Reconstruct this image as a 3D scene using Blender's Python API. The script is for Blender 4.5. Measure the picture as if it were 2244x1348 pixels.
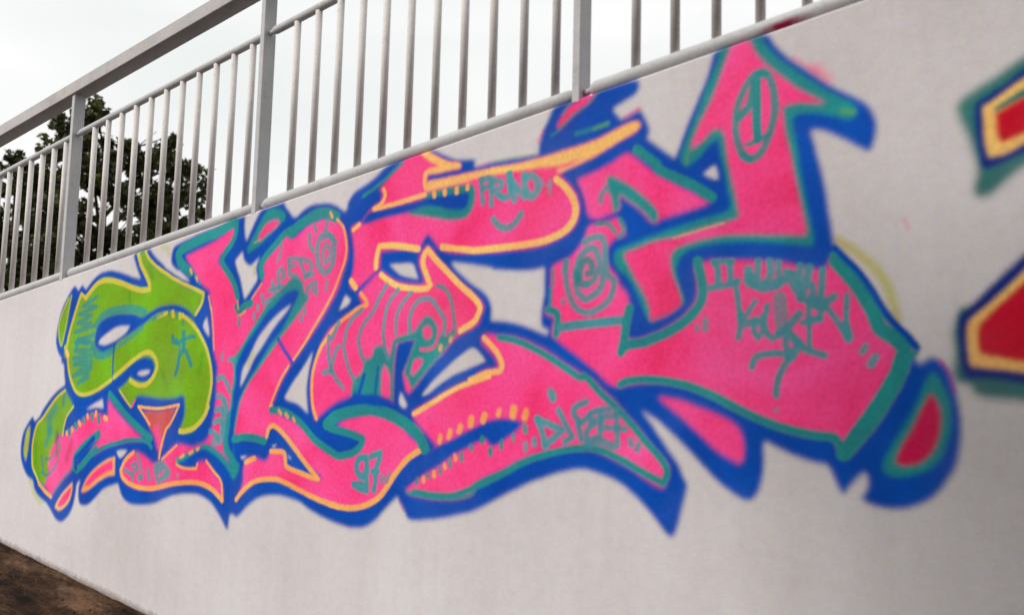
import bpy, bmesh, math, random
import numpy as np
from mathutils import Vector, Matrix, noise
from mathutils.geometry import delaunay_2d_cdt

for o in list(bpy.data.objects):
    bpy.data.objects.remove(o)
scn = bpy.context.scene
col = scn.collection

# ------------------------------------------------------------------ camera
CAMROT = [[0.7666394100476086, 0.049040086964148966, 0.6402023780277635], [0.6416311106600892, -0.09570255403029744, -0.7610194077585528], [0.023948544735642393, 0.9942012326599815, -0.10483499502751087]]
EYE = Vector((0.0, -2.9, 1.64))
cd = bpy.data.cameras.new('camera')
cam = bpy.data.objects.new('camera', cd)
col.objects.link(cam)
M = Matrix(CAMROT).to_4x4()
M.translation = EYE
cam.matrix_world = M
cd.sensor_width = 36.0
cd.lens = 34.97
cd.clip_start = 0.05
cd.clip_end = 2000
cd.dof.use_dof = True
cd.dof.focus_distance = 6.6
cd.dof.aperture_fstop = 2.2
scn.camera = cam

# ------------------------------------------------------------------ daylight
w = bpy.data.worlds.new('World')
scn.world = w
w.use_nodes = True
nt = w.node_tree
nt.nodes.clear()
out = nt.nodes.new('ShaderNodeOutputWorld')
bg = nt.nodes.new('ShaderNodeBackground')
sky = nt.nodes.new('ShaderNodeTexSky')
sky.sky_type = 'NISHITA'
sky.sun_disc = False
SUN_EL, SUN_AZ = math.radians(38), math.radians(206)      # compass angle from +Y towards +X
sky.sun_elevation = SUN_EL
sky.sun_rotation = SUN_AZ
sky.dust_density = 3.0
mx = nt.nodes.new('ShaderNodeMix'); mx.data_type = 'RGBA'
mx.inputs[0].default_value = 0.94
tc = nt.nodes.new('ShaderNodeTexCoord')
mp = nt.nodes.new('ShaderNodeMapping'); mp.inputs['Scale'].default_value = (1, 1, 3)
nz = nt.nodes.new('ShaderNodeTexNoise'); nz.inputs['Scale'].default_value = 2.2; nz.inputs['Detail'].default_value = 4
cr = nt.nodes.new('ShaderNodeValToRGB')
cr.color_ramp.elements[0].position = 0.35; cr.color_ramp.elements[0].color = (0.86, 0.885, 0.865, 1)
cr.color_ramp.elements[1].position = 0.62; cr.color_ramp.elements[1].color = (1.0, 0.995, 0.975, 1)
sc = nt.nodes.new('ShaderNodeVectorMath'); sc.operation = 'SCALE'; sc.inputs['Scale'].default_value = 5.3
nt.links.new(tc.outputs['Generated'], mp.inputs['Vector'])
nt.links.new(mp.outputs['Vector'], nz.inputs['Vector'])
nt.links.new(nz.outputs['Fac'], cr.inputs['Fac'])
nt.links.new(cr.outputs['Color'], sc.inputs[0])
nt.links.new(sky.outputs['Color'], mx.inputs[6])
nt.links.new(sc.outputs['Vector'], mx.inputs[7])
nt.links.new(mx.outputs[2], bg.inputs['Color'])
bg.inputs['Strength'].default_value = 0.12
nt.links.new(bg.outputs[0], out.inputs['Surface'])

sd = bpy.data.lights.new('sun', 'SUN')
sd.energy = 1.5
sd.angle = math.radians(14)
sd.color = (1.0, 0.96, 0.92)
sun = bpy.data.objects.new('sun', sd)
col.objects.link(sun)
sdir = Vector((math.sin(SUN_AZ) * math.cos(SUN_EL), math.cos(SUN_AZ) * math.cos(SUN_EL), math.sin(SUN_EL)))
sun.rotation_euler = sdir.to_track_quat('Z', 'Y').to_euler()
sun.location = sdir * 50

vs = scn.view_settings
vs.view_transform = 'Standard'; vs.look = 'None'; vs.gamma = 1.0; vs.use_curve_mapping = False
vs.exposure = 0.72

# ------------------------------------------------------------------ helpers
def tag(o, label=None, cat=None, group=None, kind=None):
    if label: o['label'] = label
    if cat: o['category'] = cat
    if group: o['group'] = group
    if kind: o['kind'] = kind
    return o

def empty(name, loc=(0, 0, 0)):
    o = bpy.data.objects.new(name, None); o.location = loc; o.empty_display_size = 0.3
    col.objects.link(o); return o

def link_mesh(name, me, parent=None, smooth=False):
    o = bpy.data.objects.new(name, me); col.objects.link(o)
    if parent: o.parent = parent; o.matrix_parent_inverse = Matrix.Translation(parent.location).inverted()
    if smooth:
        me.polygons.foreach_set('use_smooth', [True] * len(me.polygons))
    return o

def from_bm(name, bm, mat, parent=None, smooth=False):
    me = bpy.data.meshes.new(name); bmesh.ops.recalc_face_normals(bm, faces=bm.faces); bm.to_mesh(me); bm.free()
    me.materials.append(mat); return link_mesh(name, me, parent, smooth)

def from_data(name, v, f, mat, parent=None, smooth=False):
    me = bpy.data.meshes.new(name); me.from_pydata(v, [], f); me.materials.append(mat); me.update()
    return link_mesh(name, me, parent, smooth)

def box(bm, p, q):
    vs_ = [bm.verts.new((x, y, z)) for x in (p[0], q[0]) for y in (p[1], q[1]) for z in (p[2], q[2])]
    for a in ((0, 1, 3, 2), (4, 6, 7, 5), (0, 4, 5, 1), (2, 3, 7, 6), (0, 2, 6, 4), (1, 5, 7, 3)):
        bm.faces.new([vs_[i] for i in a])
    return vs_

def tube(bm, pts, rad, n=12, cap=True):
    pts = [Vector(p) for p in pts]; rad = rad if hasattr(rad, '__len__') else [rad] * len(pts)
    rings = []
    for i, p in enumerate(pts):
        d = (pts[min(i + 1, len(pts) - 1)] - pts[max(i - 1, 0)]).normalized()
        a = d.orthogonal().normalized() if abs(d.z) > .9 else d.cross(Vector((0, 0, 1))).normalized()
        b = d.cross(a)
        rings.append([bm.verts.new(p + (a * math.cos(t) + b * math.sin(t)) * rad[i]) for t in [2 * math.pi * k / n for k in range(n)]])
    for r0, r1 in zip(rings, rings[1:]):
        for k in range(n):
            bm.faces.new((r0[k], r0[(k + 1) % n], r1[(k + 1) % n], r1[k]))
    if cap:
        bm.faces.new(rings[0]); bm.faces.new(rings[-1])

def newmat(name, rough=0.8, spec=0.3):
    m = bpy.data.materials.new(name); m.use_nodes = True
    b = m.node_tree.nodes['Principled BSDF']
    b.inputs['Roughness'].default_value = rough
    b.inputs['Specular IOR Level'].default_value = spec
    return m, m.node_tree, b

def node(nt, t, **kw):
    n = nt.nodes.new(t)
    for k, v in kw.items():
        if k in n.inputs.keys(): n.inputs[k].default_value = v
        else: setattr(n, k, v)
    return n

def ramp(nt, src, stops):
    r = nt.nodes.new('ShaderNodeValToRGB'); e = r.color_ramp.elements
    while len(e) < len(stops): e.new(0.5)
    for i, (p, c) in enumerate(stops):
        e[i].position = p; e[i].color = (*c, 1)
    nt.links.new(src, r.inputs['Fac']); return r.outputs['Color']

def mixc(nt, a, b, fac, mode='MIX'):
    m = nt.nodes.new('ShaderNodeMix'); m.data_type = 'RGBA'; m.blend_type = mode; m.clamp_factor = True
    for s, v in ((6, a), (7, b)):
        if hasattr(v, 'is_linked'): nt.links.new(v, m.inputs[s])
        else: m.inputs[s].default_value = (*v, 1)
    if hasattr(fac, 'is_linked'): nt.links.new(fac, m.inputs[0])
    else: m.inputs[0].default_value = fac
    return m.outputs[2]

def mathn(nt, op, a, b, clamp=False):
    m = nt.nodes.new('ShaderNodeMath'); m.operation = op; m.use_clamp = clamp
    for s, v in ((0, a), (1, b)):
        if hasattr(v, 'is_linked'): nt.links.new(v, m.inputs[s])
        else: m.inputs[s].default_value = v
    return m.outputs[0]

# ------------------------------------------------------------------ the mural, sprayed in wall metres
# every entry: f(ill) or s(troke), paint, width, opacity, softness, points along / up the wall (mm)
PAINT = {'pink': (252, 74, 144), 'teal': (38, 142, 144), 'tealgrey': (72, 148, 160), 'blue': (0, 76, 178), 'blueshaded': (4, 40, 128), 'tealshaded': (18, 112, 108), 'yellow': (250, 198, 112), 'orange': (246, 172, 92), 'lemon': (208, 198, 70), 'green': (118, 174, 26), 'greendark': (80, 150, 20), 'lime': (175, 185, 60), 'olive': (190, 180, 60), 'red': (205, 12, 46), 'red2': (212, 26, 84), 'reddark': (120, 50, 20), 'brick': (205, 85, 85), 'violet': (72, 75, 185)}  # right fragments' blue and teal darkened, mostly edge vignetting put into the paint
ART = [
('s', 'lime',45.2,0.45,14.91, [-6337,1148,-6270,1073,-6175,1025]),
('s', 'olive',29.6,0.7,14.63, [-1161,2180,-1096,2133,-1044,2080,-1013,2030,-997,1970,-991,1934]),
('s', 'lime',41.0,0.35,14.87, [-4963,2498,-4895,2479,-4893,2456]),
('s', 'pink',38.1,0.5,23.91, [-1228,2729,-1193,2687]),
('s', 'pink',17.9,0.4,10.81, [-1300,2780,-1221,2717]),
('s', 'pink',11.8,0.3,7.16, [-963,2225,-952,2196]),
('s', 'pink',21.5,0.6,9.75, [-1933,2695,-1878,2718]),
('s', 'pink',16.1,0.75,6.74, [-872,1809,-847,1770,-836,1728]),
('s', 'pink',19.9,0.5,10.84, [-2303,2709,-2326,2674]),
('s', 'pink',10.7,0.5,6.19, [-2641,2619,-2568,2627]),
('s', 'pink',11.2,0.5,6.47, [-3024,1272,-2998,1231]),
('s', 'lime',14.4,0.5,7.44, [-2546,2627,-2340,2624]),
('f', 'tealshaded',0.0,0.95,10.63, [-810,2539,-777,2565,-712,2598,-634,2640,-415,2720,-427,2365,-597,2349,-642,2335,-688,2301,-726,2269,-758,2259,-773,2281,-766,2315,-762,2349,-780,2428,-804,2496]),
('f', 'blueshaded',0.0,1.0,7.35, [-764,2527,-738,2547,-681,2577,-635,2606,-416,2687,-425,2413,-596,2382,-641,2372,-687,2355,-728,2341,-750,2344,-758,2400]),
('f', 'yellow',0.0,1.0,6.28, [-742,2520,-720,2529,-636,2579,-445,2648,-451,2466,-595,2415,-641,2399,-686,2379,-730,2372,-738,2415]),
('f', 'tealshaded',0.0,1.0,6.24, [-717,2508,-636,2553,-474,2615,-474,2592,-637,2524,-708,2496]),
('f', 'red',0.0,1.0,6.23, [-711,2493,-637,2528,-475,2589,-478,2478,-594,2445,-640,2429,-698,2408,-707,2434]),
('f', 'tealshaded',0.0,0.95,10.39, [-835,1888,-816,1959,-800,1962,-728,1935,-610,1897,-443,1891,-451,1676,-660,1701,-759,1710,-786,1723,-795,1746,-827,1746,-839,1770,-831,1838]),
('f', 'blueshaded',0.0,1.0,7.21, [-820,1932,-790,1961,-726,2025,-649,2096,-573,2154,-435,2140,-449,1722,-658,1747,-733,1760,-808,1760,-816,1787,-820,1854]),
('f', 'yellow',0.0,1.0,6.15, [-795,1911,-782,1930,-727,1975,-650,2050,-575,2115,-457,2108,-470,1744,-658,1777,-732,1789,-791,1797,-796,1837]),
('f', 'red',0.0,1.0,6.14, [-770,1903,-744,1936,-697,1980,-651,2023,-576,2083,-477,2081,-488,1771,-657,1805,-731,1819,-768,1833,-772,1870]),
('f', 'blue',0.0,1.0,7.86, [-5934,2344,-5884,2313,-5843,2346,-5789,2315,-5726,2360,-5653,2394,-5550,2410,-5446,2400,-5343,2377,-5251,2352,-5170,2337,-5212,2391,-5261,2472,-5255,2492,-5095,2501,-5058,2471,-4985,2424,-4907,2382,-4943,2393,-4849,2350,-4749,2308,-4669,2285,-4694,2304,-4769,2349,-4818,2366,-4863,2404,-4864,2454,-4848,2488,-4778,2508,-4678,2526,-4566,2545,-4477,2554,-4384,2565,-4314,2579,-4252,2589,-4204,2592,-4203,2542,-4195,2492,-4182,2462,-4155,2504,-4119,2554,-4089,2592,-4064,2609,-4011,2613,-3890,2625,-3882,2605,-3848,2573,-3802,2540,-3755,2562,-3696,2583,-3625,2590,-3690,2570,-3632,2584,-3562,2580,-3503,2562,-3456,2534,-3439,2528,-3426,2541,-3424,2564,-3404,2591,-3372,2613,-3298,2637,-3230,2668,-3195,2692,-3144,2711,-3104,2717,-3059,2727,-2994,2731,-2936,2738,-2897,2729,-2825,2695,-2755,2667,-2700,2659,-2653,2654,-2654,2622,-2641,2618,-2568,2624,-2462,2625,-2360,2622,-2328,2621,-2325,2658,-2307,2710,-2284,2750,-2269,2779,-2254,2799,-2170,2815,-2137,2818,-2067,2820,-2023,2827,-1890,2832,-1876,2815,-1874,2800,-1886,2779,-1917,2764,-1986,2741,-1972,2720,-1943,2694,-1878,2715,-1865,2710,-1837,2658,-1830,2636,-1840,2608,-1797,2572,-1727,2519,-1710,2559,-1684,2624,-1655,2680,-1630,2729,-1605,2781,-1589,2835,-1577,2863,-1532,2872,-1452,2880,-1390,2880,-1356,2832,-1301,2773,-1246,2726,-1193,2680,-1125,2631,-1071,2591,-1049,2559,-1038,2527,-1043,2481,-1057,2443,-1067,2443,-1110,2471,-1160,2504,-1202,2526,-1244,2538,-1234,2505,-1220,2447,-1218,2440,-1206,2390,-1194,2327,-1186,2265,-1176,2204,-1171,2174,-1142,2132,-1100,2086,-1061,2033,-1030,1979,-999,1934,-962,1894,-936,1862,-930,1847,-943,1830,-928,1802,-905,1818,-890,1823,-868,1809,-850,1786,-836,1747,-823,1686,-819,1633,-822,1577,-837,1519,-860,1477,-890,1440,-924,1415,-974,1396,-1032,1391,-1084,1403,-1098,1416,-1079,1455,-1083,1486,-1091,1488,-1116,1464,-1149,1424,-1158,1428,-1178,1465,-1199,1504,-1238,1510,-1303,1528,-1357,1550,-1397,1568,-1403,1555,-1401,1504,-1409,1449,-1425,1404,-1449,1384,-1477,1386,-1518,1405,-1577,1446,-1629,1493,-1682,1540,-1736,1585,-1782,1619,-1815,1638,-1853,1657,-1829,1634,-1782,1576,-1735,1518,-1704,1481,-1690,1447,-1674,1421,-1676,1394,-1694,1329,-1717,1255,-1736,1241,-1755,1255,-1814,1315,-1874,1365,-1941,1407,-2020,1432,-2090,1443,-2157,1435,-2241,1413,-2357,1371,-2478,1317,-2603,1258,-2696,1233,-2784,1213,-2874,1199,-2963,1194,-2993,1228,-3024,1265,-3034,1281,-3067,1255,-3114,1215,-3171,1166,-3236,1137,-3303,1129,-3367,1132,-3477,1150,-3592,1180,-3685,1213,-3795,1227,-3883,1226,-3973,1208,-4055,1167,-4145,1104,-4178,1113,-4202,1109,-4212,1037,-4229,1041,-4265,1075,-4320,1123,-4383,1161,-4472,1184,-4578,1184,-4695,1168,-4805,1140,-4879,1114,-5005,1094,-5131,1091,-5202,1112,-5241,1144,-5274,1191,-5334,1178,-5421,1155,-5489,1113,-5558,1067,-5630,1043,-5689,1048,-5714,1088,-5717,1144,-5703,1185,-5738,1157,-5746,1109,-5765,1037,-5798,988,-5851,946,-5909,926,-5973,940,-6018,970,-6065,1000,-6111,1025,-6201,1053,-6274,1098,-6304,1146,-6374,1166,-6438,1213,-6490,1287,-6498,1364,-6476,1442,-6428,1494,-6368,1542,-6330,1512,-6279,1539,-6242,1580,-6165,1641,-6068,1702,-5969,1742,-5989,1806,-6009,1866,-6041,1876,-6040,1901,-6081,1932,-6122,1993,-6127,2025,-6118,2101,-6080,2201,-6018,2278,-5972,2321]),
('f', 'green',0.0,1.0,9.68, [-5213,2479,-5137,2491,-5097,2442,-5006,2389,-4903,2345,-4811,2303,-4689,2260,-4533,2216,-4544,2177,-4604,2103,-4574,2029,-4508,1964,-4457,1887,-4428,1817,-4418,1755,-4423,1693,-4444,1612,-4453,1608,-4492,1558,-4550,1516,-4611,1497,-4694,1497,-4670,1538,-4648,1590,-4655,1656,-4658,1670,-4675,1687,-4743,1673,-4862,1668,-4943,1672,-5117,1682,-5149,1661,-5187,1616,-5331,1715,-5408,1751,-5569,1704,-5710,1680,-5810,1689,-5889,1751,-5941,1830,-5972,1900,-6005,1910,-6005,1980,-5960,2029,-5949,2095,-5887,2231,-5856,2294,-5782,2265,-5701,2319,-5611,2367,-5468,2357,-5327,2319,-5190,2287,-5061,2279,-5111,2347,-5172,2420]),
('f', 'green',0.0,1.0,11.42, [-5968,2291,-5980,2231,-5995,2122,-6024,2038,-6046,1975,-6057,1981,-6097,2033,-6107,2101,-6084,2160,-6041,2224,-5997,2277]),
('f', 'green',0.0,1.0,11.35, [-5965,1712,-5895,1654,-5843,1611,-5921,1551,-5951,1482,-5955,1438,-6028,1441,-6064,1332,-6101,1232,-6126,1122,-6193,1138,-6278,1192,-6325,1240,-6340,1370,-6322,1462,-6294,1493,-6274,1508,-6205,1555,-6120,1627,-6043,1677]),
('f', 'lime',0.0,1.0,8.92, [-6387,1485,-6433,1453,-6452,1366,-6455,1314,-6417,1255,-6399,1317,-6387,1419]),
('s', 'greendark',32.5,0.6,15.71, [-5283,2256,-5267,2199]),
('s', 'greendark',37.5,0.4,22.66, [-4515,1888,-4537,1805]),
('s', 'greendark',29.8,0.4,14.42, [-4827,1720,-4894,1816]),
('s', 'greendark',31.5,0.5,15.22, [-5082,2390,-5051,2342]),
('s', 'greendark',41.3,0.5,17.98, [-6296,1372,-6275,1242,-6221,1175]),
('s', 'teal',47.6,0.75,10.62, [-5641,2093,-5563,2148,-5444,2168,-5309,2174,-5175,2162,-5104,2141]),
('s', 'teal',60.0,0.8,10.88, [-5653,1971,-5608,1923,-5504,1921,-5417,1956]),
('s', 'teal',32.1,0.6,10.34, [-5354,1966,-5227,2013,-5120,2060]),
('s', 'teal',27.3,0.75,8.49, [-5654,2263,-5814,2213,-5647,2204,-5858,2166,-5698,2154,-5870,2112,-5701,2105,-5883,2058,-5669,2089]),
('s', 'teal',34.9,0.75,8.44, [-5662,2036,-5874,1998,-5685,1993]),
('s', 'teal',31.0,0.75,8.43, [-5679,1948,-5877,1947,-5665,1914,-5890,1898,-5660,1880,-5875,1864,-5666,1857,-5828,1819,-5664,1837,-5875,1795,-5690,1818,-5809,1751,-5695,1785]),
('s', 'teal',39.2,0.7,11.36, [-5860,1967,-5846,2015,-5705,1992]),
('f', 'blue',0.0,1.0,7.87, [-5402,1770,-5307,1806,-5225,1851,-5142,1882,-5066,1894,-4998,1880,-4969,1844,-4972,1800,-5026,1764,-5092,1756,-5171,1769,-5217,1788,-5248,1760,-5332,1719,-5405,1723,-5452,1733]),
('f', 'blue',0.0,1.0,7.81, [-5643,1965,-5643,2036,-5612,2092,-5541,2128,-5441,2145,-5332,2147,-5216,2139,-5127,2119,-5045,2143,-4940,2169,-4843,2173,-4837,2173,-4741,2161,-4652,2126,-4604,2099,-4508,2111,-4511,1998,-4609,2073,-4673,2102,-4753,2122,-4834,2139,-4914,2139,-4995,2125,-5041,2106,-5122,2073,-5246,2028,-5375,1985,-5400,1970,-5479,1944,-5553,1933,-5613,1956,-5646,1990]),
('s', 'blue',16.5,0.9,6.37, [-5418,1970,-5415,1872,-5405,1761]),
('s', 'lemon',31.2,1.0,6.91, [-5214,2484,-5170,2411,-5121,2361,-5077,2308,-5068,2271,-5154,2271,-5280,2298,-5419,2335,-5562,2354,-5655,2341,-5728,2301,-5787,2263]),
('s', 'lemon',23.6,1.0,6.84, [-5787,2263,-5845,2289,-5885,2216,-5924,2134,-5963,2046,-5983,1974,-6003,1970,-5965,1919,-5945,1855,-5915,1791,-5866,1732,-5810,1693,-5711,1684,-5571,1714,-5420,1770]),
('s', 'yellow',36.1,1.0,6.99, [-5978,1940,-5960,1919]),
('s', 'lemon',20.0,1.0,5.81, [-5137,2491,-5097,2446,-4989,2383,-4877,2335,-4983,2382,-4854,2324,-4730,2280,-4611,2242,-4537,2216,-4550,2164,-4598,2111]),
('s', 'lemon',27.8,1.0,6.04, [-5394,1784,-5285,1838,-5185,1883,-5103,1913,-5036,1920,-4974,1893,-4945,1852,-4957,1808,-5001,1764,-5065,1738,-5142,1742,-5214,1765]),
('s', 'lemon',21.8,1.0,5.43, [-4752,2118,-4671,2086,-4606,2047,-4541,1994,-4491,1938,-4456,1879,-4432,1817,-4422,1755,-4430,1693,-4447,1639,-4438,1633]),
('s', 'lemon',28.0,1.0,5.41, [-4442,1628,-4468,1583,-4517,1542,-4568,1516,-4639,1501,-4685,1500]),
('s', 'lemon',23.7,1.0,5.9, [-4969,2114,-4881,2130]),
('s', 'lemon',26.6,1.0,5.78, [-4821,2132,-4814,2110]),
('s', 'lemon',22.9,1.0,5.7, [-4750,2101,-4720,2112]),
('s', 'teal',16.7,0.8,5.83, [-4857,2129,-4856,2121]),
('s', 'teal',16.5,0.8,5.74, [-4780,2124,-4774,2102]),
('s', 'teal',20.5,0.7,7.43, [-5023,2101,-4920,2132]),
('s', 'lemon',10.2,0.9,5.89, [-5967,2288,-5994,2187,-6019,2077,-6048,1988,-6057,1981]),
('s', 'lemon',10.2,0.9,5.94, [-5996,2272,-6058,2200,-6099,2121,-6094,2050,-6063,1986]),
('s', 'lemon',14.2,1.0,5.14, [-5322,1710,-5253,1660,-5192,1620]),
('s', 'pink',13.9,0.9,5.05, [-5153,1657,-5177,1621]),
('s', 'teal',35.6,0.9,7.04, [-4702,2016,-4693,1926]),
('s', 'teal',22.5,0.9,7.0, [-4759,1962,-4638,1993,-4600,1992]),
('s', 'teal',26.4,0.9,7.16, [-4807,2002,-4803,1972,-4759,1966]),
('s', 'teal',26.0,0.9,7.06, [-4697,1926,-4731,1884,-4738,1841,-4757,1798]),
('s', 'teal',28.8,0.9,6.95, [-4669,1917,-4642,1882,-4615,1844]),
('s', 'teal',19.5,0.7,7.09, [-4713,2077,-4715,2060]),
('s', 'teal',19.6,0.8,7.1, [-4775,1985,-4732,1944,-4744,1846,-4755,1798]),
('f', 'pink',0.0,1.0,11.6, [-5443,1668,-5372,1613,-5276,1560,-5165,1504,-5039,1446,-5173,1437,-5303,1419,-5434,1391,-5541,1354,-5623,1337,-5573,1381,-5497,1449,-5537,1466,-5672,1410,-5770,1344,-5804,1305,-5806,1252,-5888,1195,-5980,1127,-6048,1059,-6138,1131,-6099,1222,-6115,1251,-6097,1340,-6023,1407,-5976,1438,-5925,1439,-5858,1470,-5765,1511,-5664,1557,-5571,1577,-5466,1561,-5430,1566]),
('s', 'reddark',39.9,0.45,23.16, [-6029,1451,-6012,1334]),
('s', 'reddark',46.6,0.35,22.55, [-5838,1399,-5884,1301]),
('s', 'teal',65.0,0.6,23.57, [-6072,1593,-6148,1531,-6115,1458]),
('s', 'teal',48.9,0.55,17.73, [-6166,1377,-6131,1428,-6138,1467]),
('s', 'teal',35.9,0.65,11.57, [-5971,1683,-5972,1619]),
('s', 'teal',20.0,0.8,8.72, [-6193,1207,-6126,1186,-6047,1225,-6003,1276,-5971,1370]),
('s', 'teal',20.1,0.75,8.73, [-6152,1288,-6089,1291,-6032,1333,-5991,1403]),
('s', 'teal',20.4,0.7,8.89, [-6208,1300,-6175,1228]),
('s', 'teal',56.1,1.0,8.22, [-5531,1455,-5660,1392,-5776,1316,-5783,1258]),
('s', 'teal',45.6,1.0,8.16, [-5543,1373,-5622,1323,-5700,1267,-5755,1241]),
('s', 'blue',34.1,1.0,8.23, [-5579,1430,-5685,1362,-5775,1306,-5766,1250]),
('s', 'teal',42.6,1.0,7.62, [-5427,1686,-5329,1628,-5224,1566,-5096,1506,-4965,1453]),
('s', 'teal',24.7,1.0,7.69, [-4951,1406,-5004,1435,-5173,1437,-5302,1417,-5434,1391,-5541,1357,-5623,1332]),
('s', 'teal',13.7,0.8,5.68, [-5802,1253,-5907,1184,-5999,1111,-6044,1064]),
('s', 'teal',30.0,1.0,6.53, [-5617,1567,-5613,1539]),
('s', 'teal',29.6,1.0,6.44, [-5536,1559,-5531,1527]),
('s', 'teal',30.5,1.0,6.63, [-5715,1541,-5707,1522]),
('s', 'teal',30.9,1.0,6.72, [-5808,1505,-5791,1487]),
('s', 'teal',31.3,1.0,6.8, [-5883,1470,-5870,1446]),
('s', 'orange',26.1,1.0,6.49, [-5571,1580,-5574,1563]),
('s', 'orange',26.5,1.0,6.59, [-5669,1561,-5663,1549]),
('s', 'orange',26.9,1.0,6.68, [-5766,1521,-5749,1507]),
('s', 'orange',23.3,1.0,6.77, [-5845,1483,-5838,1471]),
('s', 'orange',23.6,1.0,6.83, [-5907,1457,-5905,1445]),
('s', 'orange',29.3,1.0,6.36, [-5470,1554,-5446,1547]),
('s', 'lemon',18.6,1.0,5.98, [-5964,1707,-6062,1662,-6157,1591,-6234,1529,-6294,1493,-6319,1447,-6340,1370,-6333,1295,-6317,1230,-6266,1183,-6214,1131]),
('s', 'orange',26.2,1.0,5.84, [-6214,1131,-6121,1088,-6049,1064]),
('s', 'lemon',15.8,1.0,5.71, [-5848,1611,-5921,1551,-5948,1492,-5955,1438]),
('f', 'yellow',0.0,1.0,6.5, [-5794,1168,-5792,1116,-5814,1062,-5862,1020,-5929,991,-5992,1003,-5967,1041,-5895,1104]),
('f', 'pink',0.0,1.0,6.5, [-5801,1143,-5810,1105,-5834,1065,-5874,1034,-5922,1011,-5963,1013,-5938,1048,-5874,1100]),
('f', 'orange',0.0,1.0,6.14, [-5679,1114,-5673,1142,-5616,1211,-5529,1267,-5424,1314,-5324,1339,-5315,1236,-5394,1224,-5481,1192,-5569,1149,-5632,1122]),
('f', 'pink',0.0,1.0,6.12, [-5655,1153,-5596,1208,-5509,1259,-5413,1301,-5348,1318,-5341,1264,-5433,1240,-5520,1203,-5590,1166]),
('f', 'brick',0.0,1.0,6.93, [-5049,1600,-4892,1601,-4736,1619,-4789,1536,-4842,1441,-4861,1393,-4872,1349,-4899,1447,-4979,1505]),
('s', 'pink',59.5,0.8,23.96, [-4913,1499,-4872,1427]),
('s', 'orange',16.5,1.0,4.8, [-4982,1527,-5045,1574,-5110,1622,-4984,1615,-4862,1617,-4706,1636,-4746,1576,-4788,1528,-4817,1506,-4855,1414,-4868,1350]),
('f', 'pink',0.0,1.0,9.56, [-4371,1659,-4381,1585,-4400,1511,-4438,1460,-4497,1438,-4558,1423,-4696,1431,-4785,1386,-4847,1342,-4925,1321,-5011,1356,-5131,1372,-5195,1329,-5249,1278,-5254,1242,-5206,1209,-5126,1187,-5015,1180,-4894,1190,-4739,1221,-4612,1246,-4478,1247,-4381,1229,-4301,1196,-4270,1174,-4275,1226,-4295,1263,-4353,1298,-4427,1353,-4506,1346,-4503,1317,-4565,1311,-4665,1311,-4704,1329,-4688,1355,-4662,1371,-4582,1395,-4513,1418,-4454,1440,-4401,1437,-4348,1420,-4295,1398,-4251,1371,-4212,1349,-4244,1381,-4280,1418,-4293,1466,-4283,1538,-4273,1611,-4269,1660]),
('f', 'pink',0.0,1.0,8.86, [-4726,2429,-4632,2447,-4485,2477,-4379,2510,-4297,2552,-4284,2521,-4292,2493,-4337,2447,-4412,2399,-4416,2369,-4362,2327,-4308,2278,-4267,2217,-4228,2161,-4239,2136,-4214,2090,-4194,2097,-4130,2130,-4118,2148,-4076,2201,-4033,2243,-4024,2290,-4033,2323,-4004,2361,-3930,2410,-3871,2456,-3813,2435,-3759,2457,-3689,2493,-3602,2507,-3533,2511,-3540,2509,-3492,2485,-3451,2454,-3426,2415,-3414,2358,-3414,2313,-3438,2248,-3472,2169,-3540,2080,-3615,1998,-3679,1934,-3763,1852,-3786,1834,-3831,1781,-3875,1716,-3915,1658,-3922,1613,-4165,1604,-4368,1629,-4375,1783,-4373,1837,-4407,1899,-4432,2003,-4447,2088,-4463,2172,-4480,2200,-4475,2225,-4569,2274,-4619,2325]),
('f', 'pink',0.0,1.0,7.89, [-4271,1679,-3883,1692,-3904,1664,-3922,1613,-3861,1605,-3785,1584,-3711,1563,-3630,1516,-3600,1491,-3543,1460,-3457,1428,-3375,1425,-3301,1442,-3256,1479,-3243,1514,-3285,1530,-3366,1548,-3438,1566,-3369,1591,-3290,1607,-3207,1616,-3110,1607,-3035,1589,-2985,1539,-2926,1505,-2887,1487,-2943,1461,-2989,1433,-3049,1380,-3095,1320,-3142,1276,-3216,1237,-3319,1212,-3427,1218,-3510,1229,-3597,1248,-3618,1253,-3726,1281,-3838,1305,-3935,1300,-4025,1276,-4100,1229,-4161,1187,-4111,1265,-4110,1341,-4089,1379,-4028,1396,-3949,1381,-3920,1397,-3900,1430,-3855,1436,-3803,1429,-3800,1393,-3790,1362,-3674,1342,-3588,1321,-3533,1315,-3527,1337,-3591,1364,-3665,1413,-3741,1472,-3818,1524,-3887,1554,-3924,1544,-3958,1487,-4036,1496,-4124,1498,-4204,1493]),
('f', 'teal',0.0,1.0,7.19, [-3805,2251,-3852,2219,-3913,2188,-3973,2148,-4034,2090,-4125,1993,-4186,1927,-4243,1880,-4277,1868,-4240,1839,-4234,1775,-4247,1694,-4254,1615,-4279,1587,-4285,1466,-4289,1418,-4244,1381,-4200,1355,-4200,1445,-4209,1454,-4180,1589,-4162,1661,-4121,1723,-4060,1786,-3994,1848,-3923,1913,-3835,1992,-3749,2065,-3665,2143,-3709,2183,-3718,2218,-3756,2248]),
('f', 'blue',0.0,1.0,7.2, [-3764,2189,-3825,2183,-3885,2155,-3939,2115,-3970,2103,-4060,2019,-4153,1930,-4201,1863,-4217,1815,-4212,1754,-4227,1694,-4228,1634,-4240,1612,-4242,1540,-4252,1467,-4231,1420,-4195,1393,-4202,1469,-4207,1517,-4191,1613,-4179,1661,-4159,1695,-4117,1754,-4056,1817,-3991,1887,-3938,1941,-3872,1993,-3827,2049,-3772,2129,-3744,2166]),
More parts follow.
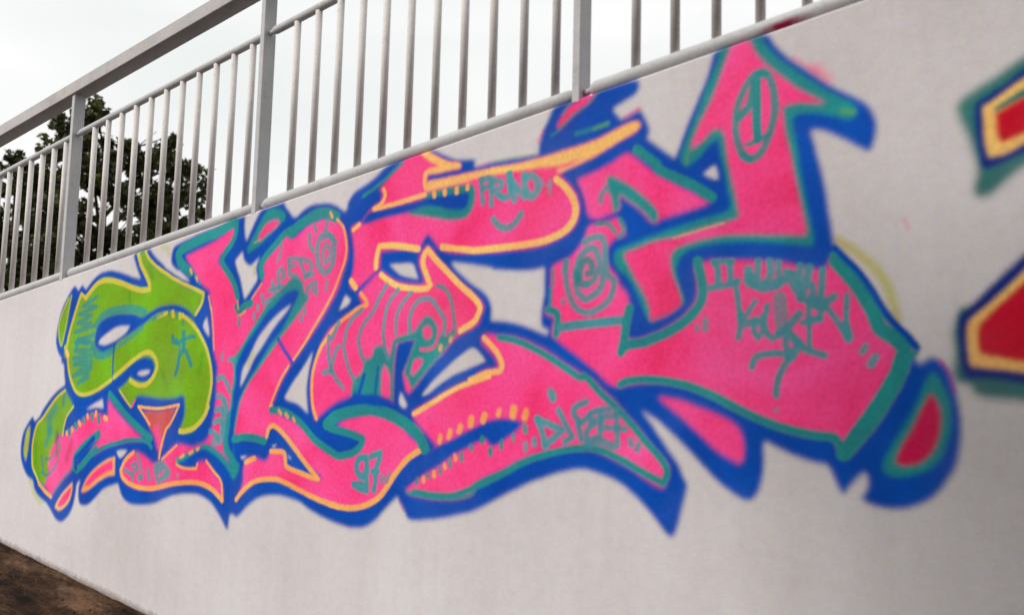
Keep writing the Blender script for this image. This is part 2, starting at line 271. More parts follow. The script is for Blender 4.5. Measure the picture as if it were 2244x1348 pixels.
('f', 'teal',0.0,1.0,6.71, [-4513,1423,-4436,1441,-4348,1420,-4277,1387,-4198,1331,-4152,1357,-4152,1319,-4193,1279,-4238,1324,-4309,1368,-4380,1399,-4469,1415,-4537,1392,-4659,1341,-4688,1355,-4600,1389]),
('f', 'teal',0.0,1.0,6.49, [-4284,1456,-4248,1429,-4195,1393,-4143,1353,-4185,1280,-4216,1354]),
('s', 'teal',38.2,1.0,6.57, [-4203,1476,-4123,1488,-4035,1487,-3957,1476]),
('s', 'violet',21.8,0.95,5.15, [-3888,1959,-3828,1899,-3769,1845]),
('s', 'violet',10.9,0.8,5.85, [-4471,2072,-4445,1995]),
('s', 'teal',56.9,1.0,8.46, [-4674,2337,-4774,2398,-4799,2444,-4766,2468,-4674,2490,-4562,2510,-4417,2535,-4306,2566]),
('s', 'teal',37.1,1.0,7.96, [-4278,2567,-4280,2508,-4304,2465,-4363,2416,-4392,2384,-4371,2349,-4309,2294,-4262,2237,-4236,2182]),
('s', 'teal',39.9,1.0,7.71, [-4239,2136,-4216,2106,-4170,2132,-4117,2143]),
('s', 'orange',11.6,0.8,5.88, [-4113,2167,-4039,2235]),
('s', 'teal',38.4,1.0,7.43, [-4042,2272,-4053,2329,-4011,2373,-3944,2420,-3872,2468,-3817,2483]),
('s', 'teal',54.5,1.0,7.03, [-3821,2463,-3774,2494,-3703,2518,-3621,2532,-3687,2525,-3629,2538,-3558,2530,-3500,2508]),
('s', 'orange',15.7,1.0,5.33, [-3541,2532,-3528,2511]),
('f', 'teal',0.0,1.0,7.29, [-4029,2593,-3958,2601,-3906,2587,-3872,2556,-3883,2533,-3938,2503,-4000,2469,-4081,2424,-4166,2395,-4172,2420,-4144,2458,-4096,2519]),
('f', 'pink',0.0,1.0,7.27, [-3941,2543,-4018,2531,-4061,2499,-4091,2461,-4071,2455,-4001,2485,-3938,2511,-3921,2529]),
('s', 'orange',7.3,0.5,5.1, [-4116,2443,-4064,2459]),
('s', 'orange',19.5,0.8,6.61, [-4672,2350,-4658,2332]),
('s', 'orange',19.3,0.8,6.53, [-4618,2312,-4600,2289]),
('s', 'teal',19.4,0.8,6.56, [-4643,2331,-4618,2316]),
('s', 'teal',19.2,0.8,6.5, [-4593,2288,-4576,2270]),
('s', 'orange',14.3,1.0,5.26, [-3493,2496,-3451,2458,-3432,2415,-3420,2359,-3425,2314,-3454,2242,-3500,2160,-3568,2070,-3649,1980,-3680,1941,-3764,1860]),
('s', 'orange',13.7,1.0,5.56, [-3798,1830,-3843,1781,-3888,1712,-3926,1642,-3910,1646]),
('s', 'orange',12.5,0.9,6.34, [-4487,2197,-4458,2125]),
('s', 'orange',12.4,0.9,6.27, [-4459,2138,-4441,2066,-4428,2003,-4413,1920]),
('s', 'orange',10.4,0.8,6.05, [-4234,2162,-4224,2120]),
('s', 'orange',11.8,0.8,6.0, [-4161,2108,-4201,2089,-4221,2086]),
('s', 'tealgrey',31.9,0.85,5.33, [-3574,2439,-3613,2416,-3627,2360,-3610,2291,-3567,2253,-3523,2276,-3504,2339,-3520,2404,-3568,2439]),
('s', 'tealgrey',24.8,0.8,5.32, [-3564,2385,-3585,2349,-3570,2303,-3537,2315,-3534,2360,-3564,2385]),
('s', 'tealgrey',21.2,0.7,5.31, [-3590,2414,-3539,2428,-3490,2386]),
('s', 'tealgrey',26.9,0.8,5.37, [-4034,2179,-4018,2142,-3973,2148,-3949,2162]),
('s', 'tealgrey',26.7,0.8,5.32, [-3955,2238,-3925,2177]),
('s', 'tealgrey',26.6,0.8,5.3, [-3978,2200,-3914,2208,-3871,2213]),
('s', 'tealgrey',26.5,0.8,5.28, [-3902,2211,-3914,2282,-3884,2300,-3862,2263,-3905,2246]),
('s', 'tealgrey',26.0,0.8,5.19, [-3836,2335,-3825,2268,-3769,2252]),
('s', 'tealgrey',22.3,0.8,5.2, [-3837,2339,-3775,2342]),
('s', 'tealgrey',22.3,0.8,5.2, [-3828,2307,-3785,2308]),
('s', 'tealgrey',25.4,0.8,5.08, [-3756,2333,-3683,2319,-3657,2290,-3679,2262,-3707,2241]),
('s', 'tealgrey',25.4,0.8,5.08, [-3750,2325,-3702,2248,-3643,2255]),
('s', 'tealgrey',25.1,0.8,5.01, [-3689,2152,-3680,2197,-3628,2216,-3616,2163,-3650,2187]),
('s', 'tealgrey',25.4,0.8,5.07, [-3686,2442,-3683,2396,-3657,2367]),
('s', 'tealgrey',22.8,0.7,5.32, [-3900,2424,-3902,2372,-3925,2339]),
('s', 'tealgrey',21.1,0.7,4.91, [-3547,2218,-3550,2174]),
('s', 'tealgrey',24.9,0.8,4.97, [-3556,2513,-3570,2462]),
('s', 'tealgrey',21.7,0.8,5.05, [-3653,2485,-3639,2457]),
('s', 'tealgrey',27.2,0.8,5.43, [-4063,2127,-4062,2111]),
('s', 'tealgrey',27.4,0.8,5.46, [-4089,2086,-4088,2070]),
('s', 'tealgrey',28.0,0.8,5.58, [-4212,2069,-4210,2041]),
('s', 'tealgrey',24.5,0.8,5.69, [-4342,1894,-4337,1873]),
('s', 'tealgrey',28.1,0.8,5.6, [-4277,1868,-4229,1867]),
('s', 'tealgrey',25.3,0.8,5.04, [-3700,2093,-3696,2078]),
('s', 'tealgrey',21.7,0.8,5.06, [-3718,2060,-3717,2041]),
('s', 'tealgrey',28.3,0.9,5.64, [-4366,1771,-4332,1783,-4287,1750,-4263,1714]),
('s', 'tealgrey',28.2,0.9,5.62, [-4365,1685,-4323,1681,-4285,1649,-4274,1615]),
('s', 'tealgrey',32.2,0.9,5.62, [-4378,1553,-4337,1566,-4300,1543,-4296,1495]),
('s', 'tealgrey',32.4,0.9,5.66, [-4408,1506,-4364,1497,-4336,1469]),
('s', 'tealgrey',32.3,0.9,5.63, [-4367,1615,-4325,1620,-4297,1596]),
('s', 'tealgrey',48.2,0.8,6.9, [-4302,1650,-4300,1587,-4302,1514,-4318,1465,-4369,1458]),
('s', 'tealgrey',28.0,0.85,6.01, [-5205,1271,-5142,1255]),
('s', 'tealgrey',27.7,0.85,5.95, [-5140,1301,-5098,1312,-5078,1287,-5118,1263,-5121,1223]),
('s', 'tealgrey',22.8,0.8,5.89, [-5087,1361,-5047,1306,-5026,1237,-5063,1226]),
('s', 'tealgrey',31.4,0.85,5.79, [-4969,1280,-4956,1237]),
('s', 'tealgrey',22.8,0.8,5.87, [-5065,1248,-5030,1237]),
('f', 'tealgrey',0.0,0.9,7.29, [-4924,1312,-4839,1342,-4738,1284,-4780,1240,-4819,1233,-4859,1201,-4901,1254]),
('s', 'pink',16.3,0.8,5.66, [-4861,1256,-4817,1284]),
('s', 'tealgrey',21.3,0.6,5.5, [-4683,1275,-4674,1263]),
('s', 'orange',25.8,1.0,6.08, [-5131,1370,-5211,1324,-5253,1268,-5235,1234,-5153,1199,-5016,1184,-4894,1192,-4739,1223,-4630,1238,-4611,1241,-4478,1245,-4381,1227,-4310,1195,-4274,1174]),
('s', 'orange',14.8,1.0,5.58, [-4428,1358,-4354,1308,-4291,1264,-4271,1179]),
('s', 'orange',15.6,1.0,5.88, [-4692,1350,-4699,1329,-4656,1314,-4574,1311,-4512,1316,-4505,1339]),
('s', 'orange',12.9,1.0,6.08, [-4838,1348,-4705,1425]),
('s', 'teal',22.2,0.9,5.98, [-4697,1354,-4681,1338]),
('s', 'orange',18.9,0.9,5.94, [-4666,1366,-4635,1378]),
('s', 'orange',18.6,0.9,5.86, [-4582,1390,-4556,1401]),
('s', 'orange',18.5,0.9,5.8, [-4517,1413,-4504,1418]),
('s', 'orange',23.9,1.0,5.77, [-3940,1497,-3924,1537,-3887,1549,-3817,1515,-3740,1463,-3664,1404,-3590,1351,-3547,1323,-3602,1328,-3695,1345,-3780,1367,-3790,1398,-3803,1427,-3862,1431,-3900,1430]),
('s', 'orange',23.9,1.0,5.78, [-4157,1187,-4101,1236,-4026,1278,-3935,1297,-3837,1301,-3726,1277,-3618,1249,-3513,1226,-3406,1211]),
('s', 'orange',25.4,1.0,5.02, [-3454,1215,-3372,1210,-3298,1214,-3216,1234,-3142,1273,-3095,1320,-3049,1376,-2989,1433,-2943,1461,-2910,1476]),
('s', 'orange',25.3,0.9,6.12, [-4096,1369,-4027,1391]),
('s', 'teal',34.0,1.0,5.84, [-3915,1622,-3855,1623,-3765,1602,-3675,1559,-3587,1496,-3502,1460,-3420,1429,-3386,1433,-3323,1448,-3272,1481,-3263,1510,-3306,1522,-3393,1537,-3476,1549,-3511,1569]),
('s', 'teal',53.5,1.0,6.09, [-3505,1567,-3452,1600,-3371,1620,-3292,1632,-3208,1637,-3137,1627,-3061,1605,-2986,1573,-2928,1542,-2912,1522,-2883,1484]),
('s', 'teal',42.5,1.0,6.53, [-3494,1563,-3435,1597]),
('s', 'orange',19.0,0.8,5.51, [-3855,1621,-3839,1608]),
('s', 'orange',18.8,0.8,5.45, [-3802,1606,-3786,1593]),
('s', 'orange',15.9,0.8,5.38, [-3746,1589,-3734,1576]),
('s', 'tealgrey',32.0,1.0,4.47, [-3238,1431,-3274,1426,-3293,1397,-3281,1360,-3249,1351,-3229,1373,-3232,1421]),
('s', 'tealgrey',31.9,1.0,4.46, [-3230,1387,-3225,1294,-3261,1299,-3309,1313,-3252,1317]),
('s', 'tealgrey',28.3,1.0,4.39, [-3207,1436,-3147,1456,-3155,1418,-3174,1383,-3171,1342,-3179,1298]),
('s', 'tealgrey',25.1,1.0,4.39, [-3194,1375,-3158,1377]),
('s', 'tealgrey',15.5,0.8,4.32, [-3137,1361,-3131,1335,-3117,1356,-3103,1336,-3088,1374]),
('f', 'pink',0.0,1.0,7.34, [-3053,2719,-2980,2729,-2931,2729,-2867,2695,-2801,2664,-2736,2648,-2730,2627,-2822,2626,-2917,2625,-2922,2595,-2798,2597,-2556,2602,-2441,2602,-2320,2607,-2204,2618,-2056,2637,-1915,2674,-1878,2674,-1868,2657,-1888,2640,-1949,2620,-2055,2580,-2127,2560,-2202,2543,-2221,2527,-2163,2470,-2136,2430,-2128,2393,-2134,2351,-2159,2317,-2215,2289,-2291,2269,-2430,2262,-2641,2268,-2762,2281,-2831,2301,-2865,2333,-2895,2363,-2905,2371,-2928,2356,-2950,2317,-2959,2300,-3023,2316,-3073,2320,-3175,2322,-3195,2316,-3197,2252,-3227,2233,-3329,2172,-3367,2170,-3384,2182,-3381,2215,-3367,2254,-3366,2327,-3381,2402,-3395,2449,-3363,2460,-3331,2464,-3274,2509,-3238,2531,-3203,2545,-3199,2584,-3216,2601,-3161,2641,-3102,2683]),
('f', 'teal',0.0,1.0,6.25, [-3031,2475,-2936,2523,-2913,2548,-2669,2553,-2646,2518,-2653,2466,-2678,2425,-2722,2413,-2790,2417,-2884,2438,-3031,2468]),
('f', 'blue',0.0,1.0,6.51, [-3331,2464,-3274,2506,-3185,2510,-3083,2516,-2936,2523,-2841,2525,-2681,2519,-2684,2483,-2701,2455,-2769,2459,-2863,2483,-2934,2492,-3031,2475,-3131,2470,-3208,2464,-3298,2453]),
('f', 'yellow',0.0,1.0,5.73, [-2980,2729,-2931,2730,-2867,2695,-2801,2664,-2736,2648,-2730,2627,-2822,2626,-2917,2625,-2941,2632,-2922,2647,-2847,2652,-2905,2679]),
('s', 'yellow',20.7,1.0,6.02, [-2934,2631,-2937,2596,-2926,2567]),
('f', 'yellow',0.0,1.0,6.2, [-2925,2595,-2798,2597,-2556,2602,-2441,2602,-2320,2607,-2204,2618,-2056,2637,-1915,2674,-1878,2674,-1868,2657,-1888,2640,-1949,2620,-2055,2580,-2127,2560,-2202,2543,-2228,2534,-2240,2551,-2183,2559,-2117,2580,-2184,2568,-2222,2564,-2319,2569,-2440,2573,-2566,2574,-2653,2573,-2706,2566,-2923,2556]),
('s', 'yellow',26.8,1.0,6.49, [-2239,2514,-2201,2484,-2166,2443,-2146,2395,-2153,2353,-2182,2320,-2234,2297,-2311,2283,-2431,2278,-2555,2277,-2642,2278,-2695,2287,-2822,2308]),
('s', 'yellow',20.4,1.0,6.28, [-3190,2597,-3178,2571,-3197,2537,-3248,2514,-3134,2522,-3034,2531,-2932,2542]),
('s', 'yellow',20.2,1.0,6.58, [-3378,2436,-3341,2456]),
('s', 'yellow',28.6,1.0,6.22, [-2962,2312,-3049,2330,-3125,2342,-3202,2346,-3217,2297,-3220,2254]),
('s', 'yellow',30.0,1.0,6.53, [-3380,2204,-3348,2173]),
('s', 'orange',22.7,1.0,5.27, [-2880,2544,-2877,2530]),
('s', 'orange',22.4,1.0,5.2, [-2819,2543,-2816,2529]),
('s', 'orange',24.2,1.0,5.11, [-2750,2543,-2749,2529]),
('s', 'orange',21.7,1.0,5.04, [-2691,2547,-2691,2537]),
('s', 'teal',17.1,0.9,6.38, [-3077,2697,-3142,2663,-3217,2623,-3321,2581]),
('s', 'violet',17.1,1.0,5.32, [-3191,2241,-3339,2150]),
('f', 'pink',0.0,1.0,8.08, [-2162,2794,-2103,2817,-2063,2813,-2095,2782,-2150,2758,-2199,2726,-2233,2704,-2237,2720,-2207,2765,-2177,2791]),
('s', 'brick',15.5,0.5,8.45, [-2188,2755,-2225,2715]),
('s', 'teal',11.5,0.7,7.67, [-2059,2809,-2102,2777,-2169,2746,-2236,2698,-2267,2687]),
('s', 'teal',11.6,0.7,7.74, [-2170,2802,-2215,2763]),
('s', 'teal',18.8,0.7,10.2, [-2148,2674,-2075,2680,-2014,2688]),
('s', 'green',13.0,0.5,10.08, [-2064,2681,-2007,2690]),
('s', 'tealgrey',25.9,0.9,5.56, [-2617,2562,-2605,2468]),
('s', 'tealgrey',25.7,0.9,5.53, [-2617,2562,-2565,2561,-2552,2537,-2603,2527]),
('s', 'tealgrey',25.6,0.9,5.49, [-2565,2552,-2559,2453]),
('s', 'tealgrey',25.3,0.9,5.44, [-2544,2552,-2505,2540,-2509,2518,-2551,2510,-2503,2475]),
('s', 'tealgrey',29.7,0.9,6.74, [-2520,2487,-2486,2473,-2462,2486,-2473,2565]),
('s', 'tealgrey',32.8,0.9,6.69, [-2468,2565,-2440,2461]),
('s', 'tealgrey',32.5,0.9,6.62, [-2459,2534,-2421,2497,-2388,2467,-2394,2551]),
('s', 'tealgrey',32.0,0.9,6.53, [-2390,2538,-2358,2543,-2333,2524,-2332,2473,-2355,2460,-2380,2486]),
('s', 'tealgrey',19.0,0.55,6.45, [-2310,2524,-2313,2483]),
('s', 'tealgrey',18.8,0.55,6.37, [-2266,2515,-2269,2462]),
('s', 'tealgrey',18.9,0.5,6.41, [-2309,2505,-2266,2493]),
('s', 'tealgrey',29.5,0.9,6.69, [-2547,2396,-2520,2367,-2482,2353,-2441,2362,-2406,2400]),
('f', 'pink',0.0,1.0,7.83, [-3201,2231,-3180,2233,-3117,2197,-3041,2173,-2943,2161,-2915,2170,-2936,2215,-2955,2258,-2940,2298,-2907,2323,-2878,2303,-2848,2263,-2782,2211,-2712,2153,-2621,2089,-2586,2051,-2597,2020,-2617,1982,-2703,1946,-2747,1921,-2795,1876,-2857,1831,-2902,1788,-2956,1734,-2988,1707,-3008,1717,-3020,1761,-3031,1789,-3009,1833,-2987,1876,-2965,1923,-3004,1928,-3062,1916,-3074,1861,-3080,1775,-3079,1673,-3155,1686,-3176,1696,-3192,1706,-3264,1702,-3296,1713,-3359,1691,-3456,1661,-3564,1598,-3586,1583,-3613,1648,-3627,1722,-3621,1796,-3589,1877,-3559,1939,-3506,1997,-3478,2008,-3398,2052,-3308,2084,-3298,2101,-3327,2139,-3302,2159]),
('f', 'teal',0.0,1.0,7.29, [-3157,1915,-3213,1902,-3222,1867,-3263,1852,-3277,1832,-3286,1797,-3322,1776,-3342,1755,-3354,1694,-3155,1686,-3156,1803,-3143,1827,-3116,1803,-3105,1775,-3104,1676,-3074,1676,-3081,1809,-3072,1916,-3101,1892,-3119,1851,-3135,1879]),
('f', 'teal',0.0,1.0,6.94, [-3088,1938,-2967,1968,-2931,2007,-2894,2030,-2851,2004,-2820,1946,-2713,1966,-2795,1876,-2892,1794,-2970,1721,-3006,1775,-3021,1789,-3009,1833,-2965,1927,-3072,1916,-3089,1861,-3101,1896]),
('f', 'pink',0.0,1.0,6.24, [-2897,1989,-2920,1973,-2911,1943,-2889,1929,-2867,1941,-2868,1971]),
('s', 'pink',15.5,0.8,6.41, [-2925,1889,-2883,1888,-2842,1907,-2828,1953,-2821,1963]),
('s', 'pink',13.0,0.7,6.3, [-2777,1998,-2788,1945]),
('f', 'pink',0.0,1.0,6.3, [-2957,1849,-2909,1848,-2927,1818,-2963,1785,-2982,1785,-2974,1819]),
('f', 'blue',0.0,1.0,6.4, [-2965,1930,-3062,1916,-3074,1861,-3075,1775,-3074,1673,-3016,1687,-2993,1701,-3008,1714,-3031,1789,-3009,1833]),
('s', 'blue',14.2,0.8,8.24, [-3183,1817,-3192,1706]),
('s', 'blue',21.8,0.9,8.41, [-3269,1783,-3296,1709]),
('f', 'blue',0.0,1.0,6.67, [-3264,1702,-3192,1703,-3074,1673,-3138,1651,-3358,1670,-3328,1712]),
('s', 'orange',19.4,0.8,5.63, [-2756,1931,-2760,1921]),
('s', 'orange',19.6,0.8,5.7, [-2812,1899,-2816,1886]),
('s', 'yellow',26.7,1.0,5.8, [-3185,2219,-3142,2192,-3065,2160,-2966,2144,-2899,2143,-2883,2154,-2906,2196,-2930,2246,-2925,2283,-2904,2304,-2862,2264,-2781,2197,-2711,2140,-2643,2091,-2605,2049,-2614,2020,-2635,1992,-2708,1959]),
('s', 'orange',19.0,1.0,5.88, [-3312,2145,-3272,2107,-3266,2092,-3319,2081,-3398,2045,-3462,2011,-3531,1950,-3568,1914,-3604,1844,-3622,1770,-3616,1685,-3601,1630,-3578,1590]),
('s', 'tealgrey',22.9,0.85,5.63, [-3146,2171,-3189,2120,-3223,2065,-3287,2004,-3311,1955,-3316,1944,-3296,1882,-3273,1847]),
('s', 'tealgrey',22.3,0.85,5.47, [-3074,2149,-3127,2096,-3149,2041,-3156,1975,-3154,1942,-3136,1886,-3119,1851]),
('s', 'tealgrey',21.9,0.85,5.38, [-2994,2130,-3051,2081,-3078,2031,-3079,1962]),
('s', 'tealgrey',24.2,0.85,5.19, [-2996,1966,-2999,2020,-2972,2074,-2926,2099,-2873,2093,-2829,2047,-2795,2002,-2798,1952]),
('s', 'teal',19.6,0.85,5.05, [-2843,2151,-2801,2135,-2767,2093,-2747,2026,-2740,1977,-2748,1957]),
('s', 'tealgrey',23.4,0.85,5.75, [-3297,2072,-3359,2036,-3394,1994,-3407,1929,-3411,1903,-3379,1830,-3355,1791,-3326,1755]),
('s', 'tealgrey',24.0,0.85,5.88, [-3451,2021,-3491,1949,-3515,1960,-3515,1887,-3494,1821,-3463,1777,-3422,1744]),
('s', 'tealgrey',27.5,0.85,5.91, [-3541,1799,-3487,1802]),
('s', 'tealgrey',23.9,0.85,5.87, [-3444,1914,-3460,1900,-3479,1850,-3494,1813]),
('s', 'tealgrey',20.1,0.7,5.76, [-3406,1737,-3402,1723]),
('f', 'pink',0.0,1.0,8.77, [-2967,1626,-2873,1669,-2783,1712,-2695,1745,-2609,1767,-2614,1781,-2568,1799,-2510,1808,-2502,1821,-2524,1856,-2585,1904,-2594,1927,-2573,1941,-2502,1932,-2420,1922,-2340,1898,-2261,1863,-2185,1820,-2111,1784,-2047,1750,-2025,1729,-1972,1690,-1919,1639,-1867,1593,-1817,1540,-1777,1504,-1748,1473,-1752,1435,-1766,1401,-1815,1419,-1891,1461,-1968,1491,-2048,1518,-2131,1519,-2243,1501,-2360,1468,-2481,1415,-2607,1360,-2614,1327,-2699,1299,-2832,1289,-2949,1297,-2978,1305,-2988,1314,-2814,1496,-2867,1537,-2939,1591]),
('f', 'blue',0.0,1.0,6.38, [-2814,1500,-2752,1521,-2666,1559,-2582,1593,-2577,1597,-2501,1613,-2426,1614,-2370,1604,-2400,1573,-2454,1538,-2516,1508,-2542,1516,-2555,1535,-2613,1513,-2663,1490,-2728,1462,-2793,1423,-2882,1379,-2951,1339,-2988,1317,-3023,1348,-2886,1454]),
('s', 'teal',27.2,1.0,7.97, [-2502,1927,-2420,1912,-2339,1884,-2261,1848,-2185,1808,-2111,1769,-2092,1773,-2025,1716,-1955,1664,-1893,1609,-1827,1544,-1767,1488,-1750,1452,-1764,1418,-1815,1436,-1891,1469,-1969,1500,-2049,1520,-2130,1517,-2243,1494,-2360,1459,-2481,1401,-2607,1348,-2721,1307,-2833,1302,-2940,1307]),
('s', 'teal',12.6,1.0,7.28, [-2481,1410,-2607,1358,-2614,1325,-2699,1300,-2832,1291,-2949,1298,-2978,1306]),
('s', 'teal',19.7,0.9,6.36, [-2927,1344,-2919,1358]),
('s', 'teal',19.5,0.9,6.27, [-2864,1377,-2855,1375]),
('s', 'teal',19.2,0.9,6.18, [-2797,1410,-2792,1394]),
('s', 'teal',19.0,0.9,6.11, [-2745,1445,-2739,1423]),
('s', 'teal',20.8,0.9,6.02, [-2680,1470,-2679,1451]),
('s', 'teal',18.5,0.9,5.96, [-2634,1507,-2627,1491]),
('s', 'teal',20.3,0.9,5.89, [-2576,1540,-2575,1525]),
('s', 'teal',18.0,0.9,5.81, [-2532,1495,-2530,1477]),
('s', 'orange',19.6,0.9,6.31, [-2886,1366,-2886,1353]),
('s', 'orange',19.3,1.0,6.23, [-2828,1392,-2827,1379]),
('s', 'orange',17.0,0.9,6.15, [-2771,1424,-2766,1415]),
('s', 'orange',18.8,0.9,6.07, [-2715,1462,-2712,1450]),
('s', 'teal',25.0,0.9,6.98, [-2364,1588,-2360,1570]),
('s', 'teal',17.6,0.9,7.07, [-2418,1554,-2417,1535]),
('s', 'teal',21.8,0.9,5.74, [-2476,1528,-2475,1505]),
('s', 'teal',18.0,0.9,5.81, [-2531,1498,-2531,1479]),
('s', 'teal',20.3,0.9,5.88, [-2575,1534,-2574,1525]),
('s', 'orange',23.6,0.9,6.84, [-2798,1536,-2802,1516]),
('s', 'orange',25.4,0.9,6.76, [-2747,1557,-2753,1537]),
('s', 'orange',27.2,0.9,6.68, [-2689,1578,-2697,1561]),
('s', 'orange',31.0,0.9,6.59, [-2634,1611,-2637,1589]),
('s', 'orange',28.5,0.9,6.49, [-2564,1625,-2572,1607]),
('s', 'orange',22.4,0.9,6.48, [-2565,1623,-2571,1602]),
('s', 'orange',22.0,0.9,6.37, [-2492,1644,-2495,1630]),
('s', 'orange',33.3,0.95,7.82, [-2418,1652,-2423,1629]),
('s', 'orange',29.0,0.95,7.7, [-2359,1642,-2365,1620]),
('s', 'yellow',21.3,1.0,6.17, [-2955,1624,-2872,1660,-2783,1702,-2695,1737,-2609,1761,-2546,1776]),
('s', 'yellow',22.5,1.0,5.92, [-2648,1762,-2601,1777,-2559,1790,-2493,1796,-2484,1820,-2503,1858,-2542,1897,-2579,1927]),
('s', 'tealgrey',30.2,0.95,7.52, [-2305,1617,-2280,1567,-2267,1522]),
('s', 'tealgrey',30.0,0.95,7.46, [-2305,1617,-2188,1579,-2267,1522]),
('s', 'tealgrey',26.4,0.95,7.32, [-2207,1651,-2177,1607,-2143,1558,-2176,1539]),
('s', 'tealgrey',36.0,0.95,7.48, [-2243,1715,-2234,1696]),
('s', 'tealgrey',26.1,0.95,7.23, [-2084,1684,-2134,1661,-2139,1643,-2116,1613]),
('s', 'tealgrey',25.5,0.95,7.05, [-2067,1640,-2035,1654,-1982,1659]),
('s', 'tealgrey',25.7,0.95,7.13, [-2116,1604,-2067,1631,-2050,1605,-2077,1583,-2081,1534]),
('s', 'tealgrey',25.9,0.95,7.19, [-2116,1604,-2104,1551]),
('s', 'tealgrey',25.5,0.9,7.05, [-2061,1610,-2018,1628,-2023,1597,-2022,1562,-2065,1548]),
('s', 'tealgrey',25.1,0.9,6.95, [-2019,1650,-2018,1593,-1918,1592]),
('s', 'tealgrey',24.9,0.9,6.89, [-1955,1655,-1948,1535]),
('s', 'tealgrey',25.2,0.9,6.97, [-2018,1628,-1955,1638]),
('s', 'tealgrey',30.9,0.9,7.0, [-2065,1535,-2022,1545,-1969,1530]),
('s', 'tealgrey',27.4,0.9,7.58, [-2317,1539,-2317,1525]),
('s', 'tealgrey',24.6,0.8,7.65, [-2359,1523,-2358,1505]),
('s', 'tealgrey',21.7,0.9,6.76, [-1897,1556,-1892,1539]),
('s', 'tealgrey',21.5,0.9,6.7, [-1861,1542,-1869,1523]),
('f', 'pink',0.0,1.0,7.98, [-2141,2501,-2054,2519,-1983,2542,-1921,2565,-1863,2524,-1798,2469,-1792,2468,-1715,2422,-1640,2379,-1592,2350,-1639,2336,-1714,2324,-1779,2314,-1810,2304,-1871,2362,-1912,2391,-1953,2423,-1952,2370,-1984,2356,-2033,2345,-2083,2355,-2106,2427]),
('s', 'teal',35.3,1.0,7.39, [-1883,2574,-1829,2531,-1798,2503,-1793,2489,-1715,2446,-1640,2404,-1585,2366]),
('f', 'teal',0.0,1.0,6.82, [-2010,2493,-1989,2493,-1912,2450,-1844,2395,-1796,2346,-1791,2316,-1810,2301,-1871,2362,-1912,2391,-1953,2423,-1949,2369,-1980,2358,-1988,2412,-2006,2444]),
('s', 'tealgrey',23.4,0.8,7.29, [-2013,2451,-2031,2430,-2034,2406]),
('f', 'pink',0.0,1.0,7.37, [-2086,2316,-2050,2327,-2001,2328,-1966,2339,-1934,2303,-1927,2271,-1972,2263,-1999,2237,-2006,2208,-1994,2163,-1963,2131,-1948,2097,-1917,2061,-1906,2012,-1912,1961,-1918,1904,-1888,1898,-1839,1905,-1787,1922,-1711,1958,-1667,1993,-1642,2030,-1638,2076,-1649,2142,-1602,2152,-1496,2148,-1394,2135,-1328,2125,-1265,2103,-1203,2093,-1178,2130,-1170,2135,-1129,2107,-1080,2050,-1041,1984,-1011,1935,-973,1890,-943,1855,-939,1846,-951,1826,-975,1767,-1016,1692,-1065,1619,-1119,1557,-1148,1531,-1165,1559,-1177,1587,-1280,1596,-1396,1629,-1477,1660,-1582,1708,-1692,1742,-1807,1754,-1902,1746,-1946,1738,-1991,1750,-2040,1789,-2113,1839,-2187,1888,-2225,1913,-2244,1926,-2241,1962,-2231,1991,-2273,2005,-2277,2024,-2254,2035,-2252,2096,-2254,2157,-2250,2182,-2213,2198,-2176,2207,-2139,2234,-2103,2276]),
('s', 'teal',15.3,0.8,8.33, [-2245,2174,-2243,2119]),
('s', 'teal',33.3,1.0,8.25, [-2262,2020,-2227,2009,-2219,1985,-2225,1931]),
('s', 'teal',15.3,0.9,8.33, [-2254,2102,-2258,2035]),
('s', 'tealgrey',34.8,1.0,7.22, [-2207,1954,-2115,1961,-2008,1966,-1940,1969]),
('s', 'teal',36.2,1.0,7.57, [-1906,2009,-1916,1972,-1922,1933,-1928,1890,-1938,1859]),
('s', 'teal',37.0,1.0,7.19, [-1925,1879,-1888,1885,-1838,1891,-1792,1906,-1787,1907,-1711,1940,-1656,1979,-1623,2026,-1620,2075,-1631,2124,-1638,2154]),
('s', 'teal',47.2,1.0,6.8, [-1166,2119,-1166,2118,-1125,2070,-1089,2019,-1058,1961,-1035,1908,-1000,1883,-970,1847,-982,1801,-991,1775,-1040,1695,-1089,1626,-1135,1564,-1150,1543]),
('s', 'teal',19.3,1.0,7.29, [-1174,2139,-1129,2105,-1081,2048,-1042,1982,-1011,1933,-973,1888,-941,1856]),
('s', 'blue',20.1,1.0,7.29, [-1170,2158,-1129,2115,-1100,2082,-1065,2031,-1034,1978,-1003,1931,-965,1890,-934,1850]),
('s', 'teal',18.9,1.0,7.13, [-940,1836,-951,1826,-975,1767,-1016,1692,-1065,1619,-1119,1557,-1146,1533]),
('s', 'teal',29.2,1.0,7.71, [-1156,1559,-1177,1587,-1237,1593,-1303,1604,-1396,1629,-1477,1662,-1582,1710,-1692,1746,-1807,1762,-1902,1758,-1941,1746]),
('s', 'teal',21.3,0.8,7.74, [-1948,2328,-1934,2292,-1951,2270]),
('s', 'teal',16.3,0.9,7.22, [-2050,2324,-2000,2319,-1972,2287]),
('s', 'tealgrey',26.3,0.9,7.28, [-2103,2264,-2067,2275,-2028,2272,-2013,2238,-2009,2179,-1997,2134,-1969,2113,-1979,2065,-2010,2028,-2062,2005,-2098,2003,-2142,2029,-2169,2076,-2185,2137,-2183,2198]),
('s', 'tealgrey',29.4,0.9,7.32, [-2141,2159,-2124,2203,-2092,2233,-2059,2233,-2041,2205,-2026,2151,-2018,2125,-2035,2082,-2074,2058,-2099,2054,-2129,2082,-2141,2134,-2141,2159]),
('s', 'teal',29.4,0.9,7.34, [-2122,2134,-2112,2184,-2087,2197,-2069,2177,-2072,2148,-2086,2146]),
('s', 'teal',27.7,0.9,7.37, [-2134,2148,-2122,2115,-2089,2106]),
